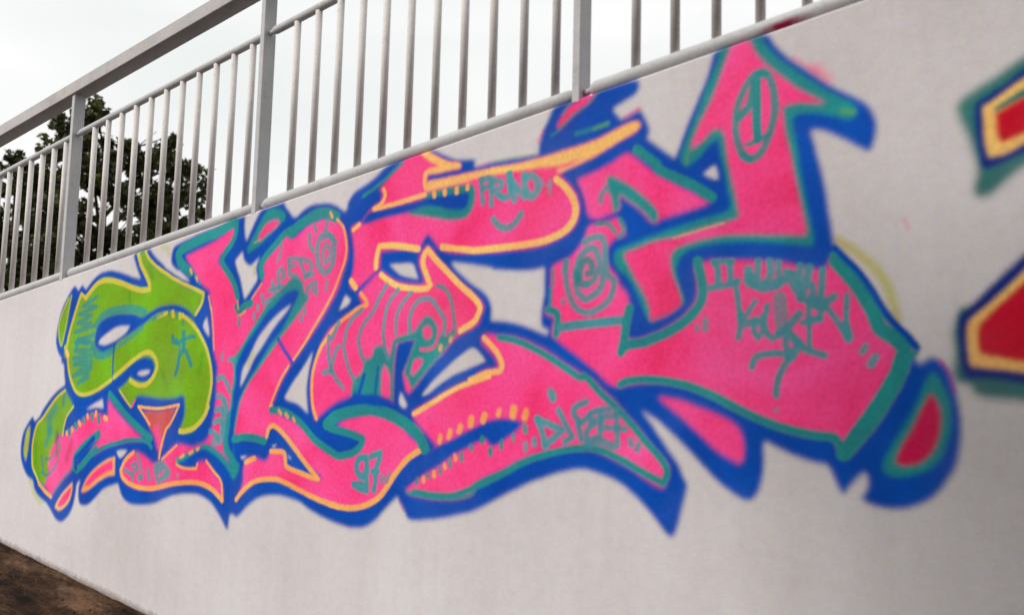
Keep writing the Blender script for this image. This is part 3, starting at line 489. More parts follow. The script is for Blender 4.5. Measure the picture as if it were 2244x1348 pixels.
('s', 'tealgrey',26.3,0.9,7.27, [-2089,2106,-2057,2122,-2047,2154]),
('s', 'tealgrey',21.1,0.7,7.51, [-2198,2056,-2196,2047]),
('s', 'tealgrey',21.2,0.6,7.54, [-2187,2199,-2201,2163]),
('f', 'teal',0.0,1.0,7.22, [-1548,2872,-1572,2820,-1597,2768,-1622,2712,-1647,2655,-1676,2599,-1697,2549,-1705,2504,-1679,2482,-1633,2509,-1592,2548,-1564,2562,-1551,2489,-1549,2483,-1538,2435,-1528,2385,-1517,2341,-1524,2316,-1567,2304,-1639,2293,-1714,2280,-1790,2264,-1869,2245,-1926,2230,-1964,2219,-1974,2190,-1956,2154,-1925,2129,-1891,2088,-1867,2044,-1840,1986,-1826,1963,-1822,1956,-1749,1983,-1701,2014,-1686,2023,-1701,2063,-1716,2114,-1717,2147,-1705,2173,-1676,2193,-1602,2207,-1496,2207,-1394,2197,-1296,2179,-1239,2171,-1236,2195,-1245,2241,-1257,2304,-1269,2367,-1282,2431,-1284,2467,-1295,2529,-1302,2576,-1294,2596,-1247,2591,-1194,2578,-1143,2556,-1112,2550,-1095,2564,-1105,2593,-1142,2621,-1194,2659,-1246,2701,-1301,2748,-1356,2799,-1394,2848,-1413,2878]),
('f', 'pink',0.0,1.0,7.29, [-1516,2872,-1540,2813,-1564,2754,-1593,2691,-1626,2636,-1655,2580,-1667,2541,-1629,2557,-1596,2586,-1572,2597,-1548,2585,-1535,2542,-1527,2486,-1517,2432,-1499,2358,-1486,2286,-1531,2275,-1639,2259,-1732,2242,-1810,2236,-1869,2220,-1909,2211,-1933,2204,-1915,2171,-1891,2126,-1854,2071,-1823,2008,-1820,1968,-1819,1963,-1749,1983,-1697,2014,-1712,2064,-1735,2115,-1743,2163,-1736,2195,-1694,2215,-1602,2230,-1531,2234,-1394,2222,-1261,2206,-1261,2231,-1276,2300,-1295,2389,-1310,2467,-1328,2545,-1338,2629,-1283,2633,-1229,2620,-1194,2613,-1229,2637,-1283,2676,-1338,2727,-1394,2782,-1433,2835,-1452,2872]),
('s', 'green',14.2,0.45,10.28, [-1142,2580,-1109,2570]),
('s', 'yellow',4.9,0.6,5.9, [-1732,2242,-1639,2259,-1542,2274]),
('s', 'green',13.4,0.3,9.07, [-1675,2534,-1684,2494]),
('s', 'teal',27.4,0.9,6.21, [-1402,2758,-1433,2753,-1468,2712,-1492,2657,-1500,2600,-1492,2536,-1472,2492,-1449,2474,-1414,2487,-1387,2530,-1368,2588,-1361,2641,-1368,2696,-1383,2739,-1402,2758]),
('s', 'teal',21.8,1.0,6.22, [-1421,2751,-1394,2749]),
('s', 'teal',32.4,1.0,6.21, [-1425,2733,-1425,2653,-1425,2594,-1420,2539]),
('s', 'teal',30.2,0.95,6.28, [-1429,2734,-1441,2685,-1452,2650,-1488,2620]),
('s', 'teal',17.0,0.95,6.18, [-1456,2524,-1422,2532,-1387,2544]),
('s', 'teal',23.5,0.9,6.24, [-1476,2493,-1449,2474]),
('f', 'pink',0.0,1.0,8.16, [-1788,1704,-1714,1695,-1625,1669,-1561,1647,-1506,1622,-1481,1593,-1471,1545,-1473,1512,-1485,1494,-1506,1503,-1560,1530,-1625,1581,-1691,1633,-1746,1671]),
('f', 'teal',0.0,1.0,7.06, [-891,1782,-910,1759,-930,1708,-962,1649,-1002,1581,-1034,1521,-1035,1493,-1003,1483,-953,1490,-904,1512,-873,1548,-854,1594,-845,1652,-851,1709,-873,1759]),
('f', 'red2',0.0,1.0,6.62, [-898,1724,-919,1685,-951,1622,-983,1566,-999,1526,-987,1515,-941,1522,-907,1546,-884,1586,-873,1640,-878,1689]),
('s', 'tealgrey',25.4,0.95,6.32, [-1573,2143,-1563,2113,-1562,2081]),
('s', 'tealgrey',25.0,0.95,6.24, [-1595,2062,-1510,2071,-1492,2079]),
('s', 'tealgrey',25.0,0.95,6.23, [-1520,2139,-1518,2078]),
('s', 'tealgrey',22.7,0.95,6.29, [-1580,2147,-1513,2145]),
('s', 'tealgrey',22.2,0.95,6.14, [-1499,2073,-1489,2003,-1482,1940,-1489,1896]),
('s', 'tealgrey',31.8,0.95,6.09, [-1456,2112,-1455,2074,-1428,2062]),
('s', 'tealgrey',36.2,0.95,6.01, [-1451,2092,-1411,2055,-1355,2061]),
('s', 'tealgrey',32.8,0.95,5.85, [-1355,2064,-1313,2083,-1287,2032]),
('s', 'tealgrey',24.3,0.95,6.05, [-1421,2137,-1423,2087]),
('s', 'tealgrey',26.4,0.95,5.98, [-1382,2134,-1379,2096,-1398,2064]),
('s', 'tealgrey',21.4,0.95,5.92, [-1351,2129,-1351,2079]),
('s', 'tealgrey',21.1,0.95,5.85, [-1329,2099,-1297,2087]),
('s', 'tealgrey',23.2,0.95,5.79, [-1281,2114,-1284,2053]),
('s', 'tealgrey',30.0,0.95,5.75, [-1252,2103,-1262,2058,-1278,2013]),
('s', 'tealgrey',22.9,0.95,5.7, [-1243,2051,-1237,2020]),
('s', 'tealgrey',24.9,0.95,5.65, [-1209,2093,-1213,2019]),
('s', 'tealgrey',45.4,0.95,5.66, [-1241,2002,-1213,1989]),
('s', 'tealgrey',24.9,0.95,5.65, [-1281,2010,-1204,1994,-1173,2010]),
('s', 'tealgrey',19.9,0.95,5.52, [-1204,1988,-1159,1927,-1130,1879,-1138,1941,-1134,2011]),
('s', 'tealgrey',30.7,0.95,5.47, [-1141,1918,-1130,1888]),
('s', 'tealgrey',20.5,0.95,5.67, [-1253,1997,-1255,1949,-1226,1942,-1213,1971,-1238,1990]),
('s', 'tealgrey',20.5,0.95,5.68, [-1272,1935,-1216,1944]),
('s', 'tealgrey',18.2,0.95,5.68, [-1253,1937,-1254,1850]),
('s', 'tealgrey',19.4,0.95,6.06, [-1431,2009,-1462,1964]),
('s', 'tealgrey',29.2,0.95,6.07, [-1482,1965,-1468,1939,-1425,1944]),
('s', 'tealgrey',21.6,0.95,5.98, [-1431,1950,-1435,1913,-1421,1894,-1405,1918,-1408,1955,-1395,1967,-1391,1992]),
('s', 'tealgrey',21.4,0.95,5.91, [-1401,1955,-1391,1905,-1372,1889,-1349,1904]),
('s', 'tealgrey',47.1,0.75,6.4, [-1348,2014,-1342,1934]),
('s', 'tealgrey',28.0,0.95,5.81, [-1349,1904,-1323,1921,-1285,1962]),
('s', 'tealgrey',30.2,0.95,5.78, [-1330,1913,-1292,1878]),
('s', 'tealgrey',22.8,0.95,5.67, [-1298,1881,-1260,1850,-1205,1834]),
('s', 'tealgrey',23.3,0.95,5.8, [-1326,1903,-1330,1873,-1320,1843]),
('s', 'tealgrey',32.3,0.95,5.75, [-1285,1866,-1314,1830]),
('s', 'tealgrey',23.3,0.95,5.81, [-1314,1830,-1337,1798,-1353,1767,-1359,1738,-1361,1713]),
('s', 'tealgrey',23.7,0.95,5.92, [-1311,1839,-1395,1841,-1431,1829,-1442,1802]),
('s', 'tealgrey',16.3,0.5,5.81, [-1361,1670,-1361,1662]),
('s', 'tealgrey',22.9,0.8,6.35, [-1608,1954,-1608,1929]),
('s', 'tealgrey',18.0,0.7,6.4, [-1639,1936,-1639,1926]),
('s', 'tealgrey',21.5,0.9,6.34, [-1080,1857,-1090,1841]),
('s', 'tealgrey',25.6,0.9,6.28, [-1052,1826,-1066,1804]),
('f', 'wall',0.0,1.0,7.76, [-5597,1982,-5581,2005,-5475,2049,-5386,2074,-5252,2074,-5300,2034,-5421,1991,-5521,1972]),
('f', 'wall',0.0,1.0,7.24, [-5149,1801,-5116,1814,-5058,1822,-5007,1820,-5030,1802,-5088,1791]),
('f', 'wall',0.0,1.0,7.84, [-5688,1596,-5606,1628,-5507,1660,-5486,1607,-5575,1609]),
('f', 'wall',0.0,1.0,6.4, [-5314,1367,-5271,1377,-5196,1378,-5232,1350,-5274,1335]),
('f', 'wall',0.0,1.0,7.45, [-4270,2368,-4241,2389,-4212,2409,-4198,2369,-4168,2342,-4134,2333,-4108,2345,-4067,2370,-4087,2335,-4091,2303,-4078,2262,-4111,2224,-4142,2193,-4173,2167,-4186,2196,-4217,2271,-4249,2323]),
('f', 'wall',0.0,1.0,6.56, [-4495,2092,-4518,2065,-4523,2044,-4498,2014,-4463,1988,-4471,2030,-4485,2068]),
('f', 'wall',0.0,1.0,7.16, [-3799,2121,-3868,2094,-3934,2058,-3995,2013,-4055,1959,-4090,1905,-4126,1858,-4157,1822,-4167,1786,-4172,1730,-4145,1762,-4109,1810,-4074,1865,-4019,1919,-3960,1980,-3901,2037,-3842,2081]),
('f', 'wall',0.0,1.0,6.65, [-3624,1895,-3645,1873,-3700,1810,-3761,1750,-3817,1682,-3798,1671,-3712,1653,-3640,1611,-3646,1643,-3658,1717,-3651,1791,-3633,1858]),
('f', 'wall',0.0,0.8,4.95, [-3898,1455,-3858,1466,-3879,1449]),
('f', 'wall',0.0,0.8,5.18, [-4143,1395,-4083,1400,-4122,1382]),
('f', 'wall',0.0,0.7,4.82, [-3780,1419,-3743,1405,-3757,1400]),
('f', 'wall',0.0,1.0,6.36, [-3409,2142,-3375,2120,-3395,2099,-3455,2076,-3439,2098,-3420,2133]),
('f', 'wall',0.0,1.0,6.51, [-3133,2260,-3070,2258,-2991,2250,-2975,2225,-2954,2184,-3017,2197,-3078,2219]),
('f', 'wall',0.0,1.0,7.78, [-2769,2240,-2692,2229,-2543,2201,-2553,2196,-2428,2180,-2348,2177,-2285,2182,-2286,2082,-2296,2013,-2297,1970,-2287,1954,-2262,1947,-2267,1926,-2302,1940,-2381,1967,-2462,1986,-2546,1995,-2540,2024,-2548,2056,-2566,2089,-2601,2117,-2636,2135,-2699,2178,-2736,2207]),
('f', 'wall',0.0,1.0,6.02, [-2631,1888,-2678,1870,-2730,1842,-2791,1800,-2853,1754,-2898,1715,-2911,1698,-2874,1708,-2829,1735,-2763,1771,-2676,1802,-2567,1835]),
('f', 'wall',0.0,1.0,6.36, [-3035,1714,-3043,1680,-3037,1660,-3014,1647,-2995,1654,-3006,1674,-3021,1694]),
('f', 'wall',0.0,1.0,6.23, [-1576,2473,-1618,2451,-1592,2434,-1563,2422,-1567,2449]),
('s', 'olive',28.8,0.5,8.35, [-4083,1893,-4111,1838]),
('s', 'olive',20.5,0.5,8.49, [-4106,2325,-4106,2288]),
('s', 'olive',10.3,0.4,5.96, [-2541,2033,-2542,2018]),
]

def lin(c):
    c = np.array(c) / 255.0
    return np.where(c < .04045, c / 12.92, ((c + .055) / 1.055) ** 2.4)

def smooth(pts,closed,n=4):
    P=np.array(pts,float); m=len(P)
    if m<3: return P
    res=[]
    rng=range(m) if closed else range(m-1)
    def corner(i):
        if not closed and (i<=0 or i>=m-1): return True
        a=P[i%m]-P[(i-1)%m]; b=P[(i+1)%m]-P[i%m]
        c=(a@b)/(np.linalg.norm(a)*np.linalg.norm(b)+1e-9)
        return c<0.45
    for i in rng:
        p1=P[i%m]; p2=P[(i+1)%m]
        d=np.linalg.norm(p2-p1)
        def tang(k,sgn):
            if corner(k): return p2-p1
            t=(P[(k+1)%m]-P[(k-1)%m]); L=np.linalg.norm(t)+1e-9
            return t/L*d
        m1=tang(i,1); m2=tang(i+1,1)
        for q in range(n):
            t=q/n; h00=2*t**3-3*t*t+1; h10=t**3-2*t*t+t; h01=-2*t**3+3*t*t; h11=t**3-t*t
            res.append(h00*p1+h10*m1+h01*p2+h11*m2)
    if not closed: res.append(P[-1])
    return np.array(res)
def gblur(a,s):
    r=max(1,int(np.ceil(3*s))); k=np.exp(-np.arange(-r,r+1)**2/(2.*s*s)); k=(k/k.sum()).astype(np.float32)
    out=np.zeros_like(a); H=a.shape[0]; W=a.shape[1]
    p=np.pad(a,((r,r),(0,0)))
    for i,w in enumerate(k): out+=w*p[i:i+H]
    p=np.pad(out,((0,0),(r,r))); out=np.zeros_like(a)
    for i,w in enumerate(k): out+=w*p[:,i:i+W]
    return out
def cover(c,P,w,s,W,H):
    """coverage mask in bbox; P in raster px, y down"""
    pad=int(w/2+3*s+3)
    x0=max(0,int(P[:,0].min())-pad); x1=min(W,int(P[:,0].max())+pad+1)
    y0=max(0,int(P[:,1].min())-pad); y1=min(H,int(P[:,1].max())+pad+1)
    if x1<=x0 or y1<=y0: return None
    if c=='f':
        m=np.zeros((y1-y0,x1-x0),np.float32)
        X=P[:,0]; Y=P[:,1]; X2=np.roll(X,-1); Y2=np.roll(Y,-1)
        xs=np.arange(x0,x1)
        for j in range(y0,y1):
            yy=j+.5
            k=((Y<=yy)&(Y2>yy))|((Y2<=yy)&(Y>yy))
            if not k.any(): continue
            xi=np.sort(X[k]+(yy-Y[k])/(Y2[k]-Y[k])*(X2[k]-X[k]))
            for a,b in zip(xi[::2],xi[1::2]):
                ia=int(np.ceil(a-.5))-x0; ib=int(np.ceil(b-.5))-x0
                m[j-y0,max(0,ia):max(0,ib)]=1
        m=gblur(m,s)
    else:
        d=np.full((y1-y0,x1-x0),1e9,np.float32); R=w/2+3*s+2
        for a,b in zip(P[:-1],P[1:]):
            ax0=max(x0,int(min(a[0],b[0])-R)); ax1=min(x1,int(max(a[0],b[0])+R)+1)
            ay0=max(y0,int(min(a[1],b[1])-R)); ay1=min(y1,int(max(a[1],b[1])+R)+1)
            if ax1<=ax0 or ay1<=ay0: continue
            xx=np.arange(ax0,ax1)[None]+.5-a[0]; yy=np.arange(ay0,ay1)[:,None]+.5-a[1]
            v=b-a; L=v@v+1e-9; t=np.clip((xx*v[0]+yy*v[1])/L,0,1)
            dd=np.hypot(xx-t*v[0],yy-t*v[1]).astype(np.float32)
            sl=d[ay0-y0:ay1-y0,ax0-x0:ax1-x0]; np.minimum(sl,dd,out=sl)
        t=np.clip((w/2-d)/(2.2*s)+.5,0,1); m=t*t*(3-2*t)
    return x0,x1,y0,y1,m

PPM = 620.0
U0, U1, V0, V1 = (-6.65, -0.27, 0.78, 3.03)
TW, TH = int((U1 - U0) * PPM), int((V1 - V0) * PPM)

def spray():
    img = np.zeros((TH, TW, 4), np.float32)
    for c, colr, wd, al, sf, pts in ART:
        P = np.array(pts, float).reshape(-1, 2) / 1000.0
        P = np.stack([(P[:, 0] - U0) * PPM, (V1 - P[:, 1]) * PPM], 1)
        P = smooth(P, c == 'f')
        r = cover(c, P, wd * PPM / 1000.0, max(.8, sf * PPM / 1000.0), TW, TH)
        if r is None: continue
        x0, x1, y0, y1, m = r
        m = m[..., None] * al
        t = img[y0:y1, x0:x1]
        if colr == 'wall': t *= 1 - m
        else: t[...] = t * (1 - m) + np.concatenate([lin(PAINT[colr]), [1]]).astype(np.float32) * m
    a = img[..., 3:]
    rgb = img[..., :3] / np.maximum(a, 1e-4)
    rgb = np.where(rgb < .0031308, rgb * 12.92, 1.055 * np.maximum(rgb, 1e-6) ** (1 / 2.4) - .055)
    im = bpy.data.images.new('spray_paint', TW, TH, alpha=True)
    im.alpha_mode = 'CHANNEL_PACKED'
    buf = np.concatenate([rgb, a], 2)[::-1].astype(np.float32)
    im.pixels.foreach_set(buf.ravel())
    im.update(); im.pack()
    return im

IMG = spray()

# ------------------------------------------------------------------ materials
def wall_material():
    m, nt, b = newmat('painted_concrete', 0.9, 0.10)
    L = nt.links
    geo = node(nt, 'ShaderNodeTexCoord')
    sep = node(nt, 'ShaderNodeSeparateXYZ'); L.new(geo.outputs['Object'], sep.inputs[0])
    # concrete
    n1 = node(nt, 'ShaderNodeTexNoise', Scale=0.9, Detail=5.0, Roughness=.6); L.new(geo.outputs['Object'], n1.inputs['Vector'])
    n2 = node(nt, 'ShaderNodeTexNoise', Scale=24.0, Detail=6.0, Roughness=.7); L.new(geo.outputs['Object'], n2.inputs['Vector'])
    n3 = node(nt, 'ShaderNodeTexNoise', Scale=190.0, Detail=3.0, Roughness=.8); L.new(geo.outputs['Object'], n3.inputs['Vector'])
    base = ramp(nt, n1.outputs['Fac'], [(0.30, (.600, .560, .562)), (0.5, (.672, .636, .645)), (0.70, (.715, .685, .695))])
    c2 = ramp(nt, n2.outputs['Fac'], [(0.30, (.94, .935, .93)), (0.55, (1, 1, 1)), (0.75, (1.03, 1.03, 1.03))])
    base = mixc(nt, base, c2, 1.0, 'MULTIPLY')
    c3 = ramp(nt, n3.outputs['Fac'], [(0.30, (.80, .79, .80)), (0.5, (1, 1, 1)), (0.72, (1.10, 1.10, 1.10))])
    base = mixc(nt, base, c3, .75, 'MULTIPLY')
    n4 = node(nt, 'ShaderNodeTexNoise', Scale=45.0, Detail=3.0, Roughness=.7); L.new(geo.outputs['Object'], n4.inputs['Vector'])
    hue = ramp(nt, n4.outputs['Fac'], [(.33, (1.07, .95, .86)), (.5, (1, 1, 1)), (.67, (.90, .96, 1.09))])
    base = mixc(nt, base, hue, .5, 'MULTIPLY')
    # sparse dark pits and specks
    vo = node(nt, 'ShaderNodeTexVoronoi', Scale=9.0); L.new(geo.outputs['Object'], vo.inputs['Vector'])
    pit = ramp(nt, vo.outputs['Distance'], [(0.0, (1, 1, 1)), (0.035, (0, 0, 0))])
    vr = node(nt, 'ShaderNodeTexNoise', Scale=5.0); L.new(geo.outputs['Object'], vr.inputs['Vector'])
    gate = ramp(nt, vr.outputs['Fac'], [(0.56, (0, 0, 0)), (0.6, (1, 1, 1))])
    pitf = mixc(nt, pit, gate, 1.0, 'MULTIPLY')
    base = mixc(nt, base, (.25, .20, .17), mathn(nt, 'MULTIPLY', pitf, .7))
    # splash dirt along the foot of the wall
    hgt = mathn(nt, 'ADD', sep.outputs['Z'], mathn(nt, 'MULTIPLY', sep.outputs['X'], .1091))
    hgt = mathn(nt, 'ADD', hgt, mathn(nt, 'MULTIPLY', mathn(nt, 'SUBTRACT', n2.outputs['Fac'], .5), .05))
    dirt = mathn(nt, 'SUBTRACT', 1.0, mathn(nt, 'DIVIDE', hgt, .035), True)
    base = mixc(nt, base, (.16, .10, .065), mathn(nt, 'MULTIPLY', dirt, .75))
    # faint run-off stains below the coping
    mpn = node(nt, 'ShaderNodeMapping'); mpn.inputs['Scale'].default_value = (7.0, 1, .35)
    L.new(geo.outputs['Object'], mpn.inputs['Vector'])
    st = node(nt, 'ShaderNodeTexNoise', Scale=1.0, Detail=4.0); L.new(mpn.outputs['Vector'], st.inputs['Vector'])
    stc = ramp(nt, st.outputs['Fac'], [(0.42, (1, 1, 1)), (0.75, (.955, .945, .935))])
    base = mixc(nt, base, stc, 1.0, 'MULTIPLY')
    # paint
    ux = mathn(nt, 'DIVIDE', mathn(nt, 'SUBTRACT', sep.outputs['X'], U0), U1 - U0)
    vz = mathn(nt, 'DIVIDE', mathn(nt, 'SUBTRACT', sep.outputs['Z'], V0), V1 - V0)
    cmb = node(nt, 'ShaderNodeCombineXYZ'); L.new(ux, cmb.inputs[0]); L.new(vz, cmb.inputs[1])
    # wobble of the hand: shift lookup by a few mm
    wn = node(nt, 'ShaderNodeTexNoise', Scale=14.0, Detail=2.0); L.new(geo.outputs['Object'], wn.inputs['Vector'])
    wv = node(nt, 'ShaderNodeVectorMath', operation='SUBTRACT'); L.new(wn.outputs['Color'], wv.inputs[0]); wv.inputs[1].default_value = (.5, .5, .5)
    ws = node(nt, 'ShaderNodeVectorMath', operation='MULTIPLY'); L.new(wv.outputs[0], ws.inputs[0]); ws.inputs[1].default_value = (.005 / (U1 - U0), .005 / (V1 - V0), 0)
    wa = node(nt, 'ShaderNodeVectorMath', operation='ADD'); L.new(cmb.outputs[0], wa.inputs[0]); L.new(ws.outputs[0], wa.inputs[1])
    # paint mist: jitter at grain scale
    gn = node(nt, 'ShaderNodeTexNoise', Scale=330.0, Detail=1.0); L.new(geo.outputs['Object'], gn.inputs['Vector'])
    gv = node(nt, 'ShaderNodeVectorMath', operation='SUBTRACT'); L.new(gn.outputs['Color'], gv.inputs[0]); gv.inputs[1].default_value = (.5, .5, .5)
    gs = node(nt, 'ShaderNodeVectorMath', operation='MULTIPLY'); L.new(gv.outputs[0], gs.inputs[0]); gs.inputs[1].default_value = (.011 / (U1 - U0), .011 / (V1 - V0), 0)
    ga = node(nt, 'ShaderNodeVectorMath', operation='ADD'); L.new(wa.outputs[0], ga.inputs[0]); L.new(gs.outputs[0], ga.inputs[1])
    im = node(nt, 'ShaderNodeTexImage'); im.image = IMG; im.extension = 'CLIP'; im.interpolation = 'Linear'
    L.new(ga.outputs[0], im.inputs['Vector'])
    p1 = node(nt, 'ShaderNodeTexNoise', Scale=3.4, Detail=4.0, Roughness=.55); L.new(geo.outputs['Object'], p1.inputs['Vector'])
    thick = ramp(nt, p1.outputs['Fac'], [(0.33, (.97, .76, .84)), (0.5, (.99, .96, .98)), (0.66, (1.04, 1.20, 1.14))])
    # the pink can was sprayed unevenly: hot red-pink passes beside pale magenta ones
    sc3 = node(nt, 'ShaderNodeSeparateColor'); L.new(im.outputs['Color'], sc3.inputs[0])
    pk = mathn(nt, 'MULTIPLY', mathn(nt, 'SUBTRACT', sc3.outputs[0], mathn(nt, 'MULTIPLY', sc3.outputs[1], 1.6)), 1.7, True)
    pn = node(nt, 'ShaderNodeTexNoise', Scale=2.1, Detail=4.0, Roughness=.62, Distortion=.6); L.new(geo.outputs['Object'], pn.inputs['Vector'])
    hot = ramp(nt, pn.outputs['Fac'], [(.32, (.92, .40, .56)), (.45, (1.0, .74, .84)), (.55, (1.0, 1.05, 1.05)), (.70, (1.02, 1.55, 1.40))])
    thick = mixc(nt, thick, hot, pk)
    paint = mixc(nt, im.outputs['Color'], thick, .9, 'MULTIPLY')
    p2 = node(nt, 'ShaderNodeTexNoise', Scale=60.0, Detail=3.0); L.new(geo.outputs['Object'], p2.inputs['Vector'])
    thin = ramp(nt, p2.outputs['Fac'], [(0.3, (.88, .88, .88)), (0.5, (1, 1, 1)), (0.7, (1.1, 1.1, 1.1))])
    paint = mixc(nt, paint, thin, .8, 'MULTIPLY')
    # thinner coats let the wall through
    p3 = node(nt, 'ShaderNodeTexNoise', Scale=1.6, Detail=5.0); L.new(geo.outputs['Object'], p3.inputs['Vector'])
    cov = ramp(nt, p3.outputs['Fac'], [(0.32, (.955, .955, .955)), (0.5, (1, 1, 1))])
    af = mathn(nt, 'MULTIPLY', im.outputs['Alpha'], cov)
    final = mixc(nt, base, paint, af)
    L.new(final, b.inputs['Base Color'])
    r = mathn(nt, 'SUBTRACT', .9, mathn(nt, 'MULTIPLY', im.outputs['Alpha'], .15)); L.new(r, b.inputs['Roughness'])
    bp = node(nt, 'ShaderNodeBump', Strength=.35, Distance=.004)
    hs = mathn(nt, 'ADD', n2.outputs['Fac'], mathn(nt, 'MULTIPLY', n3.outputs['Fac'], .5))
    L.new(hs, bp.inputs['Height']); L.new(bp.outputs[0], b.inputs['Normal'])
    return m

def metal_material(name='grey_paint', tone=1.0):
    m, nt, b = newmat(name, .55, .12)
    L = nt.links
    geo = node(nt, 'ShaderNodeTexCoord')
    n = node(nt, 'ShaderNodeTexNoise', Scale=3.0, Detail=6.0, Roughness=.7); L.new(geo.outputs['Object'], n.inputs['Vector'])
    n2 = node(nt, 'ShaderNodeTexNoise', Scale=120.0, Detail=3.0); L.new(geo.outputs['Object'], n2.inputs['Vector'])
    c = ramp(nt, n.outputs['Fac'], [(.3, (.48, .465, .46)), (.5, (.56, .545, .54)), (.7, (.61, .595, .59))])
    c = mixc(nt, c, ramp(nt, n2.outputs['Fac'], [(.3, (.82, .82, .82)), (.6, (1.05, 1.05, 1.05))]), .6, 'MULTIPLY')
    gr = node(nt, 'ShaderNodeTexNoise', Scale=11.0, Detail=6.0, Roughness=.75); L.new(geo.outputs['Object'], gr.inputs['Vector'])
    c = mixc(nt, c, ramp(nt, gr.outputs['Fac'], [(.34, (.62, .57, .52)), (.46, (1, 1, 1))]), .35, 'MULTIPLY')
    c = mixc(nt, c, tone, 1.0, 'MULTIPLY')
    L.new(c, b.inputs['Base Color'])
    b.inputs['Metallic'].default_value = 0.0
    bp = node(nt, 'ShaderNodeBump', Strength=.15, Distance=.001); L.new(n2.outputs['Fac'], bp.inputs['Height']); L.new(bp.outputs[0], b.inputs['Normal'])
    return m

def rail_paint_material():
    m = M_METAL.copy(); m.name = 'grey_paint_with_red_overspray'; nt = m.node_tree; L = nt.links
    b = [n for n in nt.nodes if n.type == 'BSDF_PRINCIPLED'][0]
    src = b.inputs['Base Color'].links[0].from_socket
    geo = node(nt, 'ShaderNodeTexCoord'); sep = node(nt, 'ShaderNodeSeparateXYZ'); L.new(geo.outputs['Object'], sep.inputs[0])
    nn = node(nt, 'ShaderNodeTexNoise', Scale=40.0, Detail=3.0); L.new(geo.outputs['Object'], nn.inputs['Vector'])
    d = mathn(nt, 'ABSOLUTE', mathn(nt, 'SUBTRACT', sep.outputs['X'], -1.335), 0)
    d = mathn(nt, 'ADD', d, mathn(nt, 'MULTIPLY', nn.outputs['Fac'], .06))
    k = mathn(nt, 'SUBTRACT', 1.0, mathn(nt, 'DIVIDE', d, .135), True)
    k = mathn(nt, 'MULTIPLY', k, 1.6, True)
    up = mathn(nt, 'SUBTRACT', sep.outputs['Z'], mathn(nt, 'ADD', mathn(nt, 'MULTIPLY', sep.outputs['X'], 0.1025), 3.027))
    lo = mathn(nt, 'MULTIPLY', mathn(nt, 'SUBTRACT', .034, up), 60.0, True)
    k = mathn(nt, 'MULTIPLY', k, lo)
    L.new(mixc(nt, src, (.30, .012, .06), k), b.inputs['Base Color'])
    return m

def ground_material():
    m, nt, b = newmat('earth', .95, .15)
    L = nt.links
    geo = node(nt, 'ShaderNodeTexCoord')
    mpn = node(nt, 'ShaderNodeMapping'); mpn.inputs['Scale'].default_value = (.9, 2.6, 1); mpn.inputs['Rotation'].default_value = (0, 0, .12)
    L.new(geo.outputs['Object'], mpn.inputs['Vector'])
    n = node(nt, 'ShaderNodeTexNoise', Scale=1.8, Detail=8.0, Roughness=.65); L.new(mpn.outputs[0], n.inputs['Vector'])
    n2 = node(nt, 'ShaderNodeTexNoise', Scale=34.0, Detail=6.0, Roughness=.75); L.new(geo.outputs['Object'], n2.inputs['Vector'])
    c = ramp(nt, n.outputs['Fac'], [(.40, (.010, .0048, .0026)), (.50, (.050, .026, .014)), (.62, (.15, .084, .048))])
    c = mixc(nt, c, ramp(nt, n2.outputs['Fac'], [(.3, (.35, .33, .3)), (.5, (1, 1, 1)), (.68, (1.5, 1.4, 1.3))]), .9, 'MULTIPLY')
    L.new(c, b.inputs['Base Color'])
    bp = node(nt, 'ShaderNodeBump', Strength=.8, Distance=.02); L.new(n2.outputs['Fac'], bp.inputs['Height']); L.new(bp.outputs[0], b.inputs['Normal'])
    return m

def plain(name, c0, c1, scale, rough=.9):
    m, nt, b = newmat(name, rough, .2)
    geo = node(nt, 'ShaderNodeTexCoord')
    n = node(nt, 'ShaderNodeTexNoise', Scale=scale, Detail=5.0); nt.links.new(geo.outputs['Object'], n.inputs['Vector'])
    nt.links.new(ramp(nt, n.outputs['Fac'], [(.35, c0), (.65, c1)]), b.inputs['Base Color'])
    return m

def leaf_material():
    m, nt, b = newmat('leaf', .6, .3)
    L = nt.links
    info = node(nt, 'ShaderNodeTexCoord')
    n = node(nt, 'ShaderNodeTexNoise', Scale=1.1, Detail=5.0, Roughness=.7); L.new(info.outputs['Object'], n.inputs['Vector'])
    c = ramp(nt, n.outputs['Fac'], [(.35, (.014, .018, .005)), (.5, (.035, .042, .011)), (.64, (.11, .105, .026))])
    L.new(c, b.inputs['Base Color'])
    tr = node(nt, 'ShaderNodeBsdfTranslucent'); L.new(c, tr.inputs['Color'])
    ms = node(nt, 'ShaderNodeMixShader'); ms.inputs[0].default_value = .25
    L.new(b.outputs[0], ms.inputs[1]); L.new(tr.outputs[0], ms.inputs[2])
    L.new(ms.outputs[0], nt.nodes['Material Output'].inputs['Surface'])
    return m

M_WALL = wall_material()
M_METAL = metal_material('grey_paint', (.92, .94, .96))
M_BAR = metal_material('pale_grey_paint', (1.20, 1.16, 1.13))
M_HAND = metal_material('handrail_grey_paint', (.86, .84, .84))
M_RAILP = rail_paint_material()
M_EARTH = ground_material()
M_SLAB = plain('walkway_concrete', (.045, .045, .045), (.075, .072, .07), 6.0)
M_BARK = plain('bark', (.045, .032, .022), (.10, .075, .05), 9.0)
M_LEAF = leaf_material()
M_STRAW = plain('dead_grass', (.05, .03, .012), (.22, .15, .07), 20.0)

# ------------------------------------------------------------------ lie of the land
def ground_z(x):
    xx = max(-14.0, min(9.0, x))
    return -0.1091 * xx - 0.055 + GOFF
GOFF = 0.04
TOPS, TOPC = 0.1025, 3.027          # wall top: z = TOPS * x + TOPC
def top_z(x): return TOPS * x + TOPC
XL = -14.0                            # where the ramp meets the bank
XR = 9.0

